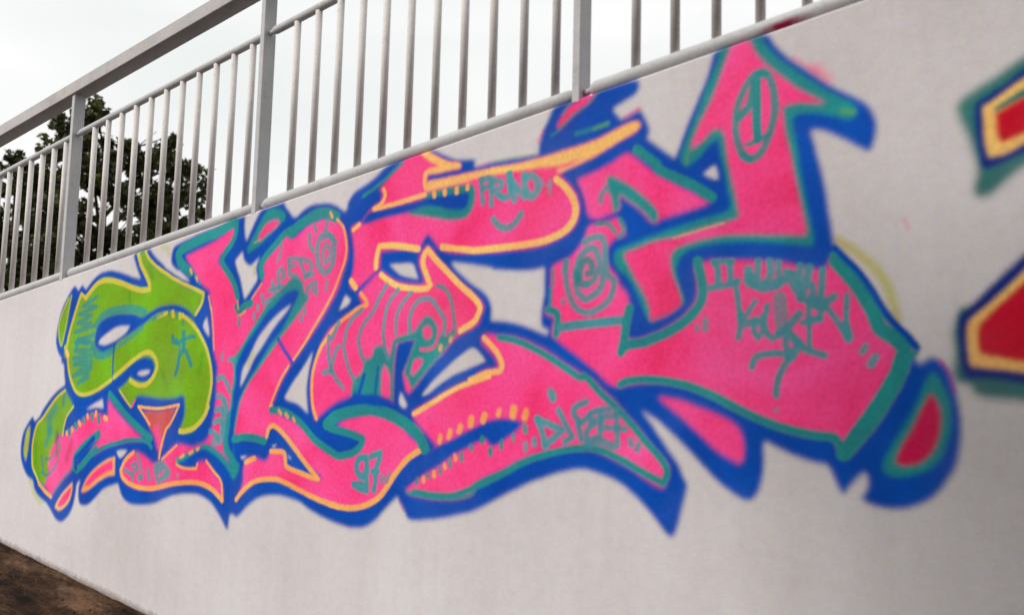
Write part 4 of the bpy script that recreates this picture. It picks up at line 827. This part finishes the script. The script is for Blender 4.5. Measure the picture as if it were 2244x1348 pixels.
random.seed(5)
def ground():
    xs = sorted(set([-900, -300, -100, -50, -30, -20, -16, 10, 12, 15, 20, 30, 50, 100, 300, 900] + [round(-14 + .09 * i, 3) for i in range(256)]))
    ys = sorted(set([-900, -300, -100, -50, -25, -14, -9, -6, -5, -4, -3.2, -2.6] + [round(-2.2 + .055 * i, 3) for i in range(42)] + [.12, .6, 2.9, 3.4, 6, 12, 25, 50, 100, 300, 900]))
    v, f = [], []
    for y in ys:
        for x in xs:
            z = ground_z(x)
            if -14.5 < x < 12 and -6 < y < .3:
                k = max(0, min(1, (y + 2.6) / .5))
                q = max(.12, min(1, -y / .5))
                z += q * (.030 * noise.noise(Vector((x * 1.3, y * 2.4, 0))) + .022 * noise.noise(Vector((x * 4, y * 7, 3))))
                z += .012 * noise.noise(Vector((x * 13, y * 17, 7))) * k
                if y > -.12: z += .012
                z -= .045 * math.exp(-((y + .42 - .05 * math.sin(x)) / .15) ** 2)
            v.append((x, y, z))
    nx = len(xs)
    for j in range(len(ys) - 1):
        for i in range(nx - 1):
            a = j * nx + i; f.append((a, a + 1, a + nx + 1, a + nx))
    tag(from_data('ground', v, f, M_EARTH, smooth=True), kind='structure')
ground()

# ------------------------------------------------------------------ wall
wall = empty('concrete_wall', (0, 0, 0))
tag(wall, 'long off-white concrete retaining wall covered in pink, blue and green graffiti', 'wall')
bm = bmesh.new()
N = 40
fr = []
for i in range(N + 1):
    x = XL + (XR - XL) * i / N
    t = top_z(x); g = -1.6
    fr.append([bm.verts.new((x, 0, g)), bm.verts.new((x, 0, t - .008)), bm.verts.new((x, .008, t)), bm.verts.new((x, .292, t)), bm.verts.new((x, .30, t - .008)), bm.verts.new((x, .30, g))])
for a, b_ in zip(fr, fr[1:]):
    for k in range(6):
        bm.faces.new((a[k], a[(k + 1) % 6], b_[(k + 1) % 6], b_[k]))
bm.faces.new(fr[0]); bm.faces.new(fr[-1])
from_bm('wall_body', bm, M_WALL, wall)

# the painted pieces, thin coats of paint on the face of the wall
LETTERS = [
('graffiti_letter', 'green letter with yellow edges at the left end of the mural', [-5283,1185,-5289,1180,-5309,1176,-5329,1172,-5358,1165,-5387,1157,-5412,1149,-5435,1137,-5456,1124,-5477,1109,-5499,1094,-5521,1078,-5547,1062,-5570,1051,-5597,1042,-5627,1036,-5653,1034,-5679,1036,-5701,1042,-5718,1056,-5726,1072,-5730,1087,-5734,1106,-5735,1125,-5733,1144,-5730,1158,-5725,1172,-5716,1180,-5703,1172,-5715,1163,-5723,1155,-5727,1141,-5728,1125,-5730,1109,-5735,1085,-5741,1061,-5749,1037,-5758,1019,-5769,1002,-5783,985,-5798,970,-5817,955,-5839,941,-5858,931,-5881,923,-5909,918,-5939,920,-5964,926,-5985,934,-6004,943,-6019,954,-6033,965,-6048,975,-6064,985,-6079,994,-6094,1003,-6108,1012,-6123,1019,-6151,1028,-6183,1036,-6214,1047,-6243,1061,-6269,1076,-6291,1094,-6302,1111,-6309,1128,-6319,1141,-6335,1146,-6361,1152,-6388,1160,-6415,1176,-6437,1192,-6456,1210,-6478,1234,-6496,1259,-6509,1286,-6516,1312,-6518,1338,-6517,1364,-6513,1391,-6506,1417,-6495,1444,-6481,1463,-6464,1481,-6445,1498,-6426,1515,-6405,1531,-6375,1550,-6339,1536,-6326,1526,-6329,1521,-6326,1527,-6308,1535,-6295,1543,-6282,1555,-6271,1569,-6258,1584,-6233,1605,-6207,1626,-6180,1646,-6149,1667,-6116,1688,-6080,1708,-6043,1721,-6007,1732,-5986,1745,-5984,1762,-5995,1783,-6006,1805,-6011,1826,-6016,1845,-6025,1863,-6039,1865,-6057,1873,-6061,1885,-6057,1894,-6057,1899,-6067,1907,-6082,1917,-6097,1929,-6114,1950,-6128,1971,-6140,1992,-6144,2004,-6146,2016,-6145,2027,-6144,2052,-6141,2078,-6135,2103,-6125,2137,-6113,2171,-6097,2204,-6079,2232,-6057,2258,-6034,2283,-6020,2298,-6004,2313,-5987,2327,-5975,2335,-5961,2343,-5934,2352,-5905,2338,-5888,2328,-5888,2322,-5885,2330,-5872,2340,-5847,2354,-5813,2340,-5795,2330,-5796,2323,-5783,2336,-5762,2351,-5740,2366,-5717,2379,-5692,2391,-5663,2402,-5629,2410,-5593,2416,-5554,2418,-5517,2417,-5480,2413,-5444,2407,-5408,2400,-5373,2392,-5339,2384,-5307,2375,-5277,2367,-5247,2359,-5222,2354,-5195,2349,-5184,2342,-5198,2353,-5212,2371,-5225,2389,-5244,2416,-5261,2444,-5276,2471,-5278,2481,-5277,2492,-5262,2500,-5208,2506,-5153,2508,-5095,2509,-5071,2494,-5059,2484,-5047,2475,-5024,2459,-5000,2443,-4976,2428,-4951,2414,-4924,2400,-4896,2386,-4923,2379,-4935,2382,-4934,2398,-4904,2384,-4873,2370,-4841,2356,-4808,2341,-4776,2327,-4743,2314,-4718,2306,-4692,2299,-4670,2292,-4521,2223,-4453,2031,-4378,1843,-4355,1682,-4404,1532,-4567,1442,-4854,1364,-4946,1299]),
('graffiti_letter', 'pink letter like an N, between the green letter and the big pink E shape', [-4670,2292,-4687,2288,-4695,2294,-4703,2300,-4727,2315,-4751,2330,-4776,2343,-4790,2348,-4808,2353,-4827,2361,-4847,2374,-4864,2388,-4876,2404,-4881,2422,-4881,2440,-4878,2456,-4875,2469,-4870,2482,-4859,2494,-4836,2504,-4810,2510,-4785,2516,-4751,2522,-4717,2528,-4684,2533,-4647,2540,-4609,2546,-4571,2552,-4541,2556,-4511,2558,-4482,2561,-4451,2564,-4420,2568,-4390,2572,-4366,2577,-4343,2581,-4320,2586,-4299,2590,-4278,2593,-4257,2596,-4240,2598,-4223,2598,-4194,2595,-4192,2574,-4192,2557,-4191,2541,-4190,2525,-4187,2508,-4184,2492,-4180,2482,-4176,2472,-4189,2468,-4184,2480,-4175,2494,-4166,2508,-4154,2525,-4142,2542,-4130,2558,-4120,2571,-4110,2584,-4099,2596,-4092,2603,-4083,2610,-4070,2616,-4051,2619,-4032,2620,-4015,2620,-3974,2624,-3934,2628,-3891,2632,-3877,2618,-3876,2612,-3873,2606,-3863,2596,-3853,2586,-3841,2576,-3826,2565,-3811,2555,-3803,2547,-3794,2553,-3778,2561,-3762,2568,-3742,2576,-3723,2583,-3701,2589,-3677,2593,-3652,2595,-3615,2590,-3641,2577,-3663,2570,-3684,2564,-3677,2582,-3657,2587,-3635,2591,-3611,2591,-3586,2590,-3561,2586,-3540,2581,-3519,2575,-3499,2567,-3481,2557,-3466,2547,-3451,2538,-3443,2535,-3396,2404,-3397,2280,-3465,2119,-3613,1938,-3662,1792,-3651,1646,-3588,1586,-3434,1639,-3197,1663,-2999,1609,-2809,1476,-2857,1419,-2958,1340,-3032,1276,-3039,1269,-3050,1260,-3061,1252,-3076,1239,-3092,1225,-3108,1212,-3126,1195,-3145,1178,-3166,1162,-3186,1150,-3209,1140,-3233,1132,-3257,1127,-3280,1124,-3304,1123,-3326,1123,-3348,1124,-3370,1126,-3407,1131,-3444,1137,-3481,1144,-3520,1153,-3558,1163,-3597,1174,-3628,1186,-3658,1198,-3690,1208,-3723,1214,-3759,1218,-3796,1221,-3825,1222,-3853,1222,-3882,1219,-3912,1216,-3941,1210,-3968,1202,-3996,1191,-4022,1178,-4048,1163,-4078,1143,-4107,1122,-4139,1099,-4162,1102,-4172,1105,-4181,1107,-4191,1105,-4194,1085,-4197,1061,-4201,1037,-4221,1032,-4229,1033,-4238,1036,-4252,1048,-4263,1060,-4275,1071,-4292,1087,-4310,1103,-4329,1118,-4348,1132,-4368,1145,-4390,1156,-4416,1165,-4445,1172,-4475,1177,-4508,1179,-4542,1179,-4577,1177,-4616,1173,-4654,1168,-4692,1161,-4728,1153,-4764,1144,-4799,1134,-4823,1125,-4847,1116,-4874,1107,-4916,1099,-4960,1092,-5004,1087,-5046,1083,-5090,1082,-5134,1083,-5164,1088,-5190,1096,-5213,1106,-5230,1117,-5243,1129,-5255,1141,-5267,1157,-5277,1173,-5283,1185,-4946,1299,-4854,1364,-4567,1442,-4404,1532,-4355,1682,-4378,1843,-4453,2031,-4521,2223]),
('graffiti_letter', 'pink and yellow letter in the middle with rings and a dark blue tongue', [-3444,2534,-3442,2537,-3438,2541,-3435,2544,-3434,2550,-3435,2558,-3434,2566,-3428,2577,-3421,2587,-3412,2595,-3402,2604,-3391,2612,-3378,2619,-3353,2628,-3327,2635,-3303,2643,-3280,2652,-3258,2663,-3237,2673,-3225,2681,-3214,2690,-3201,2698,-3184,2705,-3167,2711,-3149,2717,-3135,2719,-3121,2721,-3108,2723,-3093,2727,-3078,2730,-3062,2733,-3040,2735,-3018,2736,-2998,2737,-2979,2740,-2959,2743,-2938,2744,-2923,2743,-2909,2739,-2895,2734,-2870,2723,-2846,2711,-2822,2700,-2799,2690,-2776,2681,-2754,2673,-2737,2669,-2719,2667,-2701,2665,-2685,2663,-2670,2662,-2649,2658,-2646,2642,-2647,2632,-2647,2623,-2643,2624,-2619,2625,-2594,2628,-2569,2629,-2534,2630,-2498,2631,-2463,2630,-2429,2630,-2395,2629,-2361,2628,-2350,2627,-2340,2627,-2334,2625,-2334,2635,-2334,2648,-2332,2661,-2327,2678,-2320,2696,-2313,2712,-2306,2727,-2298,2740,-2290,2753,-2285,2763,-2281,2773,-2275,2783,-2271,2790,-2267,2798,-2258,2804,-2230,2811,-2201,2816,-2173,2820,-2161,2821,-2150,2822,-2138,2823,-2115,2824,-2091,2824,-2069,2825,-2054,2827,-2040,2830,-2025,2832,-1980,2834,-1935,2835,-1891,2837,-1881,2829,-1876,2823,-1871,2817,-1869,2810,-1868,2804,-1869,2798,-1872,2790,-1876,2782,-1882,2775,-1891,2768,-1902,2763,-1914,2759,-1936,2751,-1960,2743,-1982,2736,-1977,2735,-1972,2729,-1967,2723,-1959,2714,-1949,2706,-1945,2699,-1925,2706,-1903,2714,-1881,2720,-1873,2720,-1866,2717,-1860,2712,-1849,2694,-1840,2676,-1832,2659,-1829,2651,-1826,2643,-1825,2635,-1827,2624,-1831,2615,-1835,2610,-2172,2518,-2108,2433,-2086,2346,-2125,2265,-2249,2191,-2276,2073,-2253,1927,-2137,1865,-1976,1750,-1909,1687,-1851,1653,-1841,1653,-1832,1645,-1825,1637,-1808,1617,-1793,1598,-1777,1578,-1762,1559,-1747,1540,-1731,1521,-1720,1509,-1709,1497,-1699,1483,-1694,1472,-1690,1460,-1685,1449,-1680,1441,-1674,1433,-1669,1423,-1668,1413,-1670,1403,-1671,1394,-1677,1372,-1683,1350,-1689,1329,-1696,1304,-1703,1278,-1713,1253,-1719,1246,-1726,1241,-1737,1236,-1746,1242,-1753,1246,-1759,1252,-1779,1272,-1798,1292,-1818,1312,-1837,1329,-1857,1346,-1878,1361,-1899,1376,-1921,1390,-1944,1403,-1969,1413,-1995,1421,-2022,1428,-2045,1433,-2068,1437,-2091,1439,-2112,1438,-2134,1435,-2155,1431,-2183,1424,-2211,1417,-2239,1408,-2278,1395,-2316,1382,-2355,1367,-2395,1350,-2434,1331,-2475,1313,-2515,1293,-2557,1272,-2600,1253,-2631,1243,-2663,1235,-2695,1228,-2723,1221,-2753,1214,-2782,1208,-2812,1202,-2843,1197,-2873,1193,-2903,1190,-2934,1186,-2966,1189,-2983,1199,-2992,1213,-3000,1225,-3010,1237,-3021,1250,-3031,1262,-3035,1268,-3038,1273,-3032,1276,-2958,1340,-2857,1419,-2809,1476,-2999,1609,-3197,1663,-3434,1639,-3588,1586,-3651,1646,-3662,1792,-3613,1938,-3465,2119,-3397,2280,-3396,2404]),
('graffiti_letter', 'large pink letter with an arrow top holding the number 1 in an oval', [-1835,2610,-1822,2600,-1808,2587,-1794,2576,-1770,2558,-1747,2540,-1727,2524,-1726,2535,-1720,2548,-1715,2561,-1706,2583,-1698,2605,-1689,2626,-1680,2645,-1670,2664,-1660,2683,-1652,2699,-1643,2715,-1635,2731,-1626,2749,-1618,2766,-1610,2784,-1605,2801,-1599,2819,-1594,2837,-1591,2847,-1588,2858,-1580,2867,-1565,2873,-1549,2875,-1534,2877,-1507,2880,-1480,2883,-1454,2885,-1433,2885,-1412,2885,-1389,2884,-1375,2866,-1364,2850,-1353,2835,-1335,2814,-1317,2795,-1298,2776,-1280,2760,-1262,2744,-1244,2729,-1226,2713,-1209,2697,-1191,2683,-1169,2666,-1145,2651,-1123,2635,-1104,2622,-1086,2608,-1069,2593,-1060,2583,-1052,2572,-1045,2561,-1040,2550,-1036,2539,-1034,2527,-1034,2510,-1036,2495,-1039,2480,-1043,2466,-1047,2453,-1053,2440,-1058,2437,-1063,2437,-1068,2439,-1083,2448,-1097,2458,-1112,2468,-1128,2479,-1145,2489,-1162,2500,-1176,2508,-1189,2515,-1203,2522,-1216,2527,-1230,2530,-1241,2534,-1236,2528,-1233,2517,-1229,2506,-1225,2486,-1220,2467,-1216,2448,-1215,2443,-1210,2424,-1206,2407,-1202,2390,-1198,2369,-1194,2348,-1190,2327,-1187,2306,-1184,2286,-1182,2266,-1178,2245,-1175,2225,-1171,2204,-1171,2194,-1170,2184,-1168,2175,-1159,2161,-1149,2148,-1139,2135,-1125,2119,-1111,2104,-1097,2089,-1083,2071,-1070,2053,-1057,2035,-1047,2017,-1037,1999,-1026,1981,-1017,1966,-1007,1951,-996,1937,-984,1923,-971,1910,-959,1897,-950,1886,-941,1875,-933,1864,-929,1859,-927,1853,-927,1846,-930,1838,-936,1833,-939,1830,-935,1823,-930,1813,-927,1806,-923,1811,-915,1816,-907,1821,-902,1824,-896,1827,-889,1827,-880,1824,-872,1818,-865,1812,-858,1805,-852,1797,-847,1788,-841,1775,-836,1762,-833,1748,-827,1728,-823,1708,-819,1687,-817,1669,-816,1651,-815,1634,-815,1615,-816,1595,-818,1576,-822,1557,-827,1537,-834,1518,-841,1503,-848,1489,-857,1475,-866,1462,-877,1449,-888,1438,-899,1428,-910,1419,-923,1412,-939,1404,-956,1397,-973,1392,-993,1389,-1013,1387,-1033,1387,-1051,1390,-1069,1394,-1086,1399,-1092,1403,-1097,1408,-1102,1416,-1095,1430,-1088,1443,-1083,1455,-1083,1465,-1085,1475,-1087,1485,-1097,1478,-1105,1470,-1113,1462,-1124,1449,-1135,1435,-1147,1421,-1154,1421,-1161,1425,-1169,1437,-1175,1450,-1182,1463,-1188,1477,-1193,1491,-1202,1501,-1212,1505,-1225,1505,-1239,1506,-1261,1512,-1283,1517,-1305,1524,-1323,1531,-1341,1538,-1360,1546,-1373,1552,-1386,1558,-1397,1564,-1397,1558,-1398,1538,-1397,1521,-1396,1504,-1398,1486,-1401,1467,-1404,1449,-1408,1433,-1413,1418,-1421,1403,-1428,1394,-1437,1386,-1448,1381,-1459,1379,-1469,1380,-1479,1382,-1494,1387,-1508,1394,-1521,1402,-1542,1415,-1561,1428,-1581,1443,-1598,1458,-1615,1474,-1633,1490,-1650,1505,-1668,1521,-1686,1537,-1703,1552,-1721,1567,-1740,1581,-1755,1593,-1770,1604,-1786,1615,-1796,1622,-1807,1628,-1818,1634,-1830,1641,-1843,1647,-1851,1653,-1909,1687,-1976,1750,-2137,1865,-2253,1927,-2276,2073,-2249,2191,-2125,2265,-2086,2346,-2108,2433,-2172,2518]),
('graffiti_fragment', 'upper red and orange fragment at the right edge, outlined blue and teal', [-821,2546,-810,2561,-796,2570,-783,2577,-761,2589,-739,2599,-718,2610,-692,2624,-666,2639,-639,2652,-564,2681,-490,2707,-407,2727,-409,2599,-413,2481,-418,2359,-480,2348,-537,2343,-595,2336,-609,2334,-623,2330,-637,2324,-652,2314,-666,2303,-681,2291,-693,2280,-706,2268,-720,2257,-732,2252,-744,2249,-760,2246,-772,2258,-780,2267,-785,2280,-784,2296,-781,2309,-778,2319,-776,2330,-774,2340,-774,2349,-778,2374,-784,2400,-791,2425,-799,2447,-808,2469,-816,2493,-820,2509,-824,2527]),
('graffiti_fragment', 'lower red and orange fragment at the right edge, outlined blue', [-835,1912,-814,1966,-726,2035,-649,2106,-573,2164,-424,2149,-435,1668,-660,1690,-790,1707,-846,1743]),
]
for k, (nm, lab, pts) in enumerate(LETTERS):
    bm = bmesh.new()
    P = [(pts[i] / 1000.0, pts[i + 1] / 1000.0) for i in range(0, len(pts), 2)]
    P = [Vector((x, min(z, top_z(x) - .010))) for x, z in P]
    res = delaunay_2d_cdt(P, [], [list(range(len(P)))], 1, 1e-5)
    vsb = [bm.verts.new((p.x, -(.0002, .0003, .0004, .0005, .0002, .0007)[k], p.y)) for p in res[0]]
    for tri in res[2]:
        try: bm.faces.new([vsb[q] for q in tri])
        except ValueError: pass
    bmesh.ops.recalc_face_normals(bm, faces=bm.faces)
    for fc in bm.faces:
        if fc.normal.y > 0: fc.normal_flip()
    me = bpy.data.meshes.new(nm); bm.to_mesh(me); bm.free(); me.materials.append(M_WALL)
    o = link_mesh(nm, me, wall); o['label'] = lab

# walkway behind the wall
v = []; f = []
for i, x in enumerate((XL - 6, XL, XR, XR + 25)):
    t = top_z(max(XL, min(XR, x))) - .10
    v += [(x, .303, t), (x, 2.9, t), (x, 2.9, -2.5), (x, .303, -2.5)]
for i in range(3):
    a = 4 * i
    for k in range(4): f.append((a + k, a + (k + 1) % 4, a + 4 + (k + 1) % 4, a + 4 + k))
f += [(0, 1, 2, 3), (15, 14, 13, 12)]
tag(from_data('walkway', v, f, M_SLAB), kind='structure')

# ------------------------------------------------------------------ railing
rail = empty('metal_railing', (0, 0, 0))
tag(rail, 'grey metal railing with round vertical bars standing on top of the graffiti wall', 'railing')
POSTS = [-12.08, -10.095, -8.11, -6.125, -4.14, -2.155, -0.17, 1.815, 3.8, 5.785, 7.77]
MID, HAND = 0.93, 1.185
RY = .035
def part(name, build, parent=rail, mat=M_METAL, smooth=False):
    bm = bmesh.new(); build(bm); return from_bm(name, bm, mat, parent, smooth)

def post_bm(bm):
    vv = box(bm, (-.017, -.036, -.01), (.017, .036, HAND + .012))
    bmesh.ops.bevel(bm, geom=bm.edges[:], offset=.002, segments=1, affect='EDGES')
bm = bmesh.new(); post_bm(bm); pm = bpy.data.meshes.new('post'); bmesh.ops.recalc_face_normals(bm, faces=bm.faces); bm.to_mesh(pm); bm.free(); pm.materials.append(M_METAL)
for x in POSTS:
    o = link_mesh('post', pm, rail); o.location = (x, RY, top_z(x))
# balusters share one mesh
bm = bmesh.new(); tube(bm, [(0, 0, .035), (0, 0, MID - .016)], .0172, 14)
bmh = bpy.data.meshes.new('baluster'); bmesh.ops.recalc_face_normals(bm, faces=bm.faces); bm.to_mesh(bmh); bm.free(); bmh.materials.append(M_BAR)
bmh.polygons.foreach_set('use_smooth', [len(p.vertices) == 4 for p in bmh.polygons])
FR = [0.122, 0.2036, 0.2852, 0.3668, 0.4484, 0.53, 0.6116, 0.6932, 0.7748, 0.8564, 0.938]
for a, b_ in zip(POSTS, POSTS[1:]):
    for fr_ in FR:
        x = a + (b_ - a) * fr_
        o = link_mesh('baluster', bmh, rail); o.location = (x, RY, top_z(x)); o.rotation_euler = (0, 0, random.random() * 6)
def capped(bm, x0, x1, h, r):
    d = (x1 - x0)
    P = []; R_ = []
    L_ = d
    for t, k in ((0, .35), (.012 / L_, .8), (.03 / L_, 1), (1 - .03 / L_, 1), (1 - .012 / L_, .8), (1, .35)):
        x = x0 + d * t; P.append((x, RY, top_z(x) + h)); R_.append(r * k)
    tube(bm, P, R_, 18)
for a, b_ in zip(POSTS, POSTS[1:]):
    part('bottom_rail', lambda bm: capped(bm, a + .045, b_ - .020, .030, .030), mat=M_RAILP, smooth=True)
    part('middle_rail', lambda bm: capped(bm, a + .040, b_ - .020, MID, .021), smooth=True)
    for h in (.030, MID):
        for s, x in ((1, a + .016), (-1, b_ - .016)):
            part('rail_stud', lambda bm: tube(bm, [(x, RY, top_z(x) + h), (x + s * .04, RY, top_z(x + s * .04) + h)], .012, 10), smooth=True)
def hand(bm):
    # square tube turned a little so that a chamfered face looks out
    x0, x1 = POSTS[0] - .1, POSTS[-1] + .1
    for xa, xb in ((x0, x1),):
        vv = []
        for x in (xa, xb):
            z = top_z(x) + HAND
            vv.append([bm.verts.new((x, RY + yy, z + zz)) for yy, zz in ((-.048, .007), (-.048, .081), (-.044, .085), (.056, .085), (.060, .081), (.060, .007), (.056, .003), (-.044, .003))])
        for k in range(8): bm.faces.new((vv[0][k], vv[0][(k + 1) % 8], vv[1][(k + 1) % 8], vv[1][k]))
        bm.faces.new(vv[0]); bm.faces.new(vv[1])
part('handrail', hand, mat=M_HAND)

# ------------------------------------------------------------------ trees
def tree(loc, height, rad, seed, label, leaves, ls=.11, squash=1.0, trunk_r=.16, low=.25):
    rnd = random.Random(seed)
    root = empty('broadleaf_tree', loc)
    tag(root, label, 'tree', 'trees beyond the walkway')
    bm = bmesh.new()
    H = height
    tube(bm, [(0, 0, -.3), (.05, .03, H * .25), (-.04, .08, H * .5), (.08, 0, H * .75), (0, 0, H * .93)], [trunk_r * 1.3, trunk_r, trunk_r * .75, trunk_r * .4, .02], 10)
    clumps = []
    for i in range(34):
        t = low + (1 - low) * (i + rnd.random()) / 34
        a = i * 2.4 + rnd.random()
        tt = (t - low * .8) / (1.04 - low * .8); prof = math.sqrt(max(.02, 1 - (2 * tt - 1) ** 2))
        r = rad * prof * (.45 + .6 * rnd.random())
        c = Vector((math.cos(a) * r, math.sin(a) * r * squash, H * t))
        clumps.append((c, rad * (.20 + .16 * rnd.random())))
        s = Vector((0, 0, max(H * .18, H * t - r * .7)))
        m_ = (s + c) / 2 + Vector((0, 0, .15 * r))
        tube(bm, [s, m_, c], [trunk_r * .35, trunk_r * .2, .015], 6)
        for q in range(3):
            e = c + Vector((rnd.uniform(-1, 1), rnd.uniform(-1, 1), rnd.uniform(-.6, 1))) * rad * .28
            tube(bm, [m_.lerp(c, .6), e], [trunk_r * .1, .008], 4)
    o = link_mesh('trunk', bpy.data.meshes.new('trunk'), root)
    bmesh.ops.recalc_face_normals(bm, faces=bm.faces); bm.to_mesh(o.data); bm.free(); o.data.materials.append(M_BARK); o.location = loc; o.matrix_parent_inverse = Matrix.Translation(loc).inverted()
    V, F = [], []
    per = leaves // len(clumps)
    for c, cr_ in clumps:
        g1 = lambda: max(-1.5, min(1.5, rnd.gauss(0, 1)))
        sub = [(c + Vector((g1(), g1(), g1() * .8)) * cr_ * .60, cr_ * (.20 + .20 * rnd.random())) for _ in range(7)]
        for k in range(per):
            sc_, sr = sub[rnd.randrange(7)]
            p = sc_ + Vector((g1(), g1(), g1())) * sr * .6
            n_ = Vector((rnd.gauss(0, 1), rnd.gauss(0, 1), rnd.gauss(.4, 1))).normalized()
            a_ = n_.orthogonal().normalized(); a_.rotate(Matrix.Rotation(rnd.random() * 6.28, 3, n_))
            b2 = n_.cross(a_)
            s_ = ls * rnd.uniform(.6, 1.3)
            i0 = len(V)
            V += [p - a_ * s_ * .5, p + b2 * s_ * .33 + n_ * s_ * .08, p + a_ * s_ * .55, p - b2 * s_ * .33 + n_ * s_ * .08]
            F.append((i0, i0 + 1, i0 + 2, i0 + 3))
    cr2 = from_data('crown', V, F, M_LEAF, root)
    cr2.location = loc; cr2.matrix_parent_inverse = Matrix.Translation(loc).inverted()
    cr2['kind'] = 'stuff'
    return root
tree((-22.64, 8.68, 1.53), 6.73, 2, 4, 'tall dark leafy tree behind the railing, the highest crown on the left', 14000, ls=0.18, low=0.3)
tree((-26.42, 8.24, 1.53), 5.95, 1.8, 9, 'lower dark leafy tree at the far left behind the railing posts', 10000, ls=0.18, low=0.25)
tree((-26.87, 12.91, 1.53), 7.44, 1.35, 12, 'small leafy tree right of the tall crown, behind the thin bars', 5000, ls=0.18, low=0.3)
tree((-.95, -4.75, -.2), 7.0, 2.15, 21, 'large leafy tree added out of view to shade the right half of the wall', 56000, ls=.2, low=.36)  # unseen tree, added to block sun and sky from the wall's right part
tree((1.5, -3.9, -.4), 7.2, 2.1, 33, 'second leafy tree added out of view farther right, shading the right end of the wall', 42000, ls=.2, low=.36)  # another unseen tree, added to deepen the shade at the right end

# ------------------------------------------------------------------ dead grass and clods along the foot of the wall
rnd = random.Random(3)
V, F = [], []
for k in range(5200):
    x = rnd.uniform(-8.8, 6)
    y = -abs(rnd.gauss(0, .05)) - .004 if rnd.random() < .55 else -rnd.uniform(.03, 2.3)
    dens = noise.noise(Vector((x * 1.6, y * 3, 11)))
    if dens < -.05: continue
    z = ground_z(x) - .02
    h = rnd.uniform(.006, .022) * (1.2 + dens); a = rnd.uniform(0, 6.28); l = rnd.uniform(.2, 1.2)
    dx, dy = math.cos(a) * h * l, -abs(math.sin(a)) * h * l
    wx, wy = -math.sin(a) * .0025, math.cos(a) * .0025
    i0 = len(V)
    V += [(x - wx, y - wy, z), (x + wx, y + wy, z), (x + dx * .5 + wx, y + dy * .5 + wy, z + h * .9 + .012), (x + dx * .5 - wx, y + dy * .5 - wy, z + h * .9 + .012), (x + dx, y + dy, z + h + .014)]
    F += [(i0, i0 + 1, i0 + 2, i0 + 3), (i0 + 3, i0 + 2, i0 + 4)]
tag(from_data('dead_grass', V, F, M_STRAW), 'dry grass and litter lying along the foot of the graffiti wall', 'grass', kind='stuff')
V, F = [], []
for k in range(3200):
    x = rnd.uniform(-8.8, 3); y = -rnd.uniform(.0, .06) - .004 if rnd.random() < .5 else -rnd.uniform(.05, 2.2)
    z = ground_z(x) + rnd.uniform(-.012, .012); s = rnd.uniform(.003, .012) * (2.0 if rnd.random() < .12 else 1)
    i0 = len(V)
    for q in ((1, 0, 0), (-1, 0, 0), (0, 1, 0), (0, -1, 0), (0, 0, .8), (0, 0, -.8)):
        V.append((x + q[0] * s * rnd.uniform(.7, 1.3), y + q[1] * s, z + q[2] * s))
    for t in ((0, 2, 4), (2, 1, 4), (1, 3, 4), (3, 0, 4), (2, 0, 5), (1, 2, 5), (3, 1, 5), (0, 3, 5)): F.append(tuple(i0 + q for q in t))
tag(from_data('soil_crumbs', V, F, M_EARTH), 'brown crumbs of soil and grit scattered on the ground by the wall', 'soil', kind='stuff')
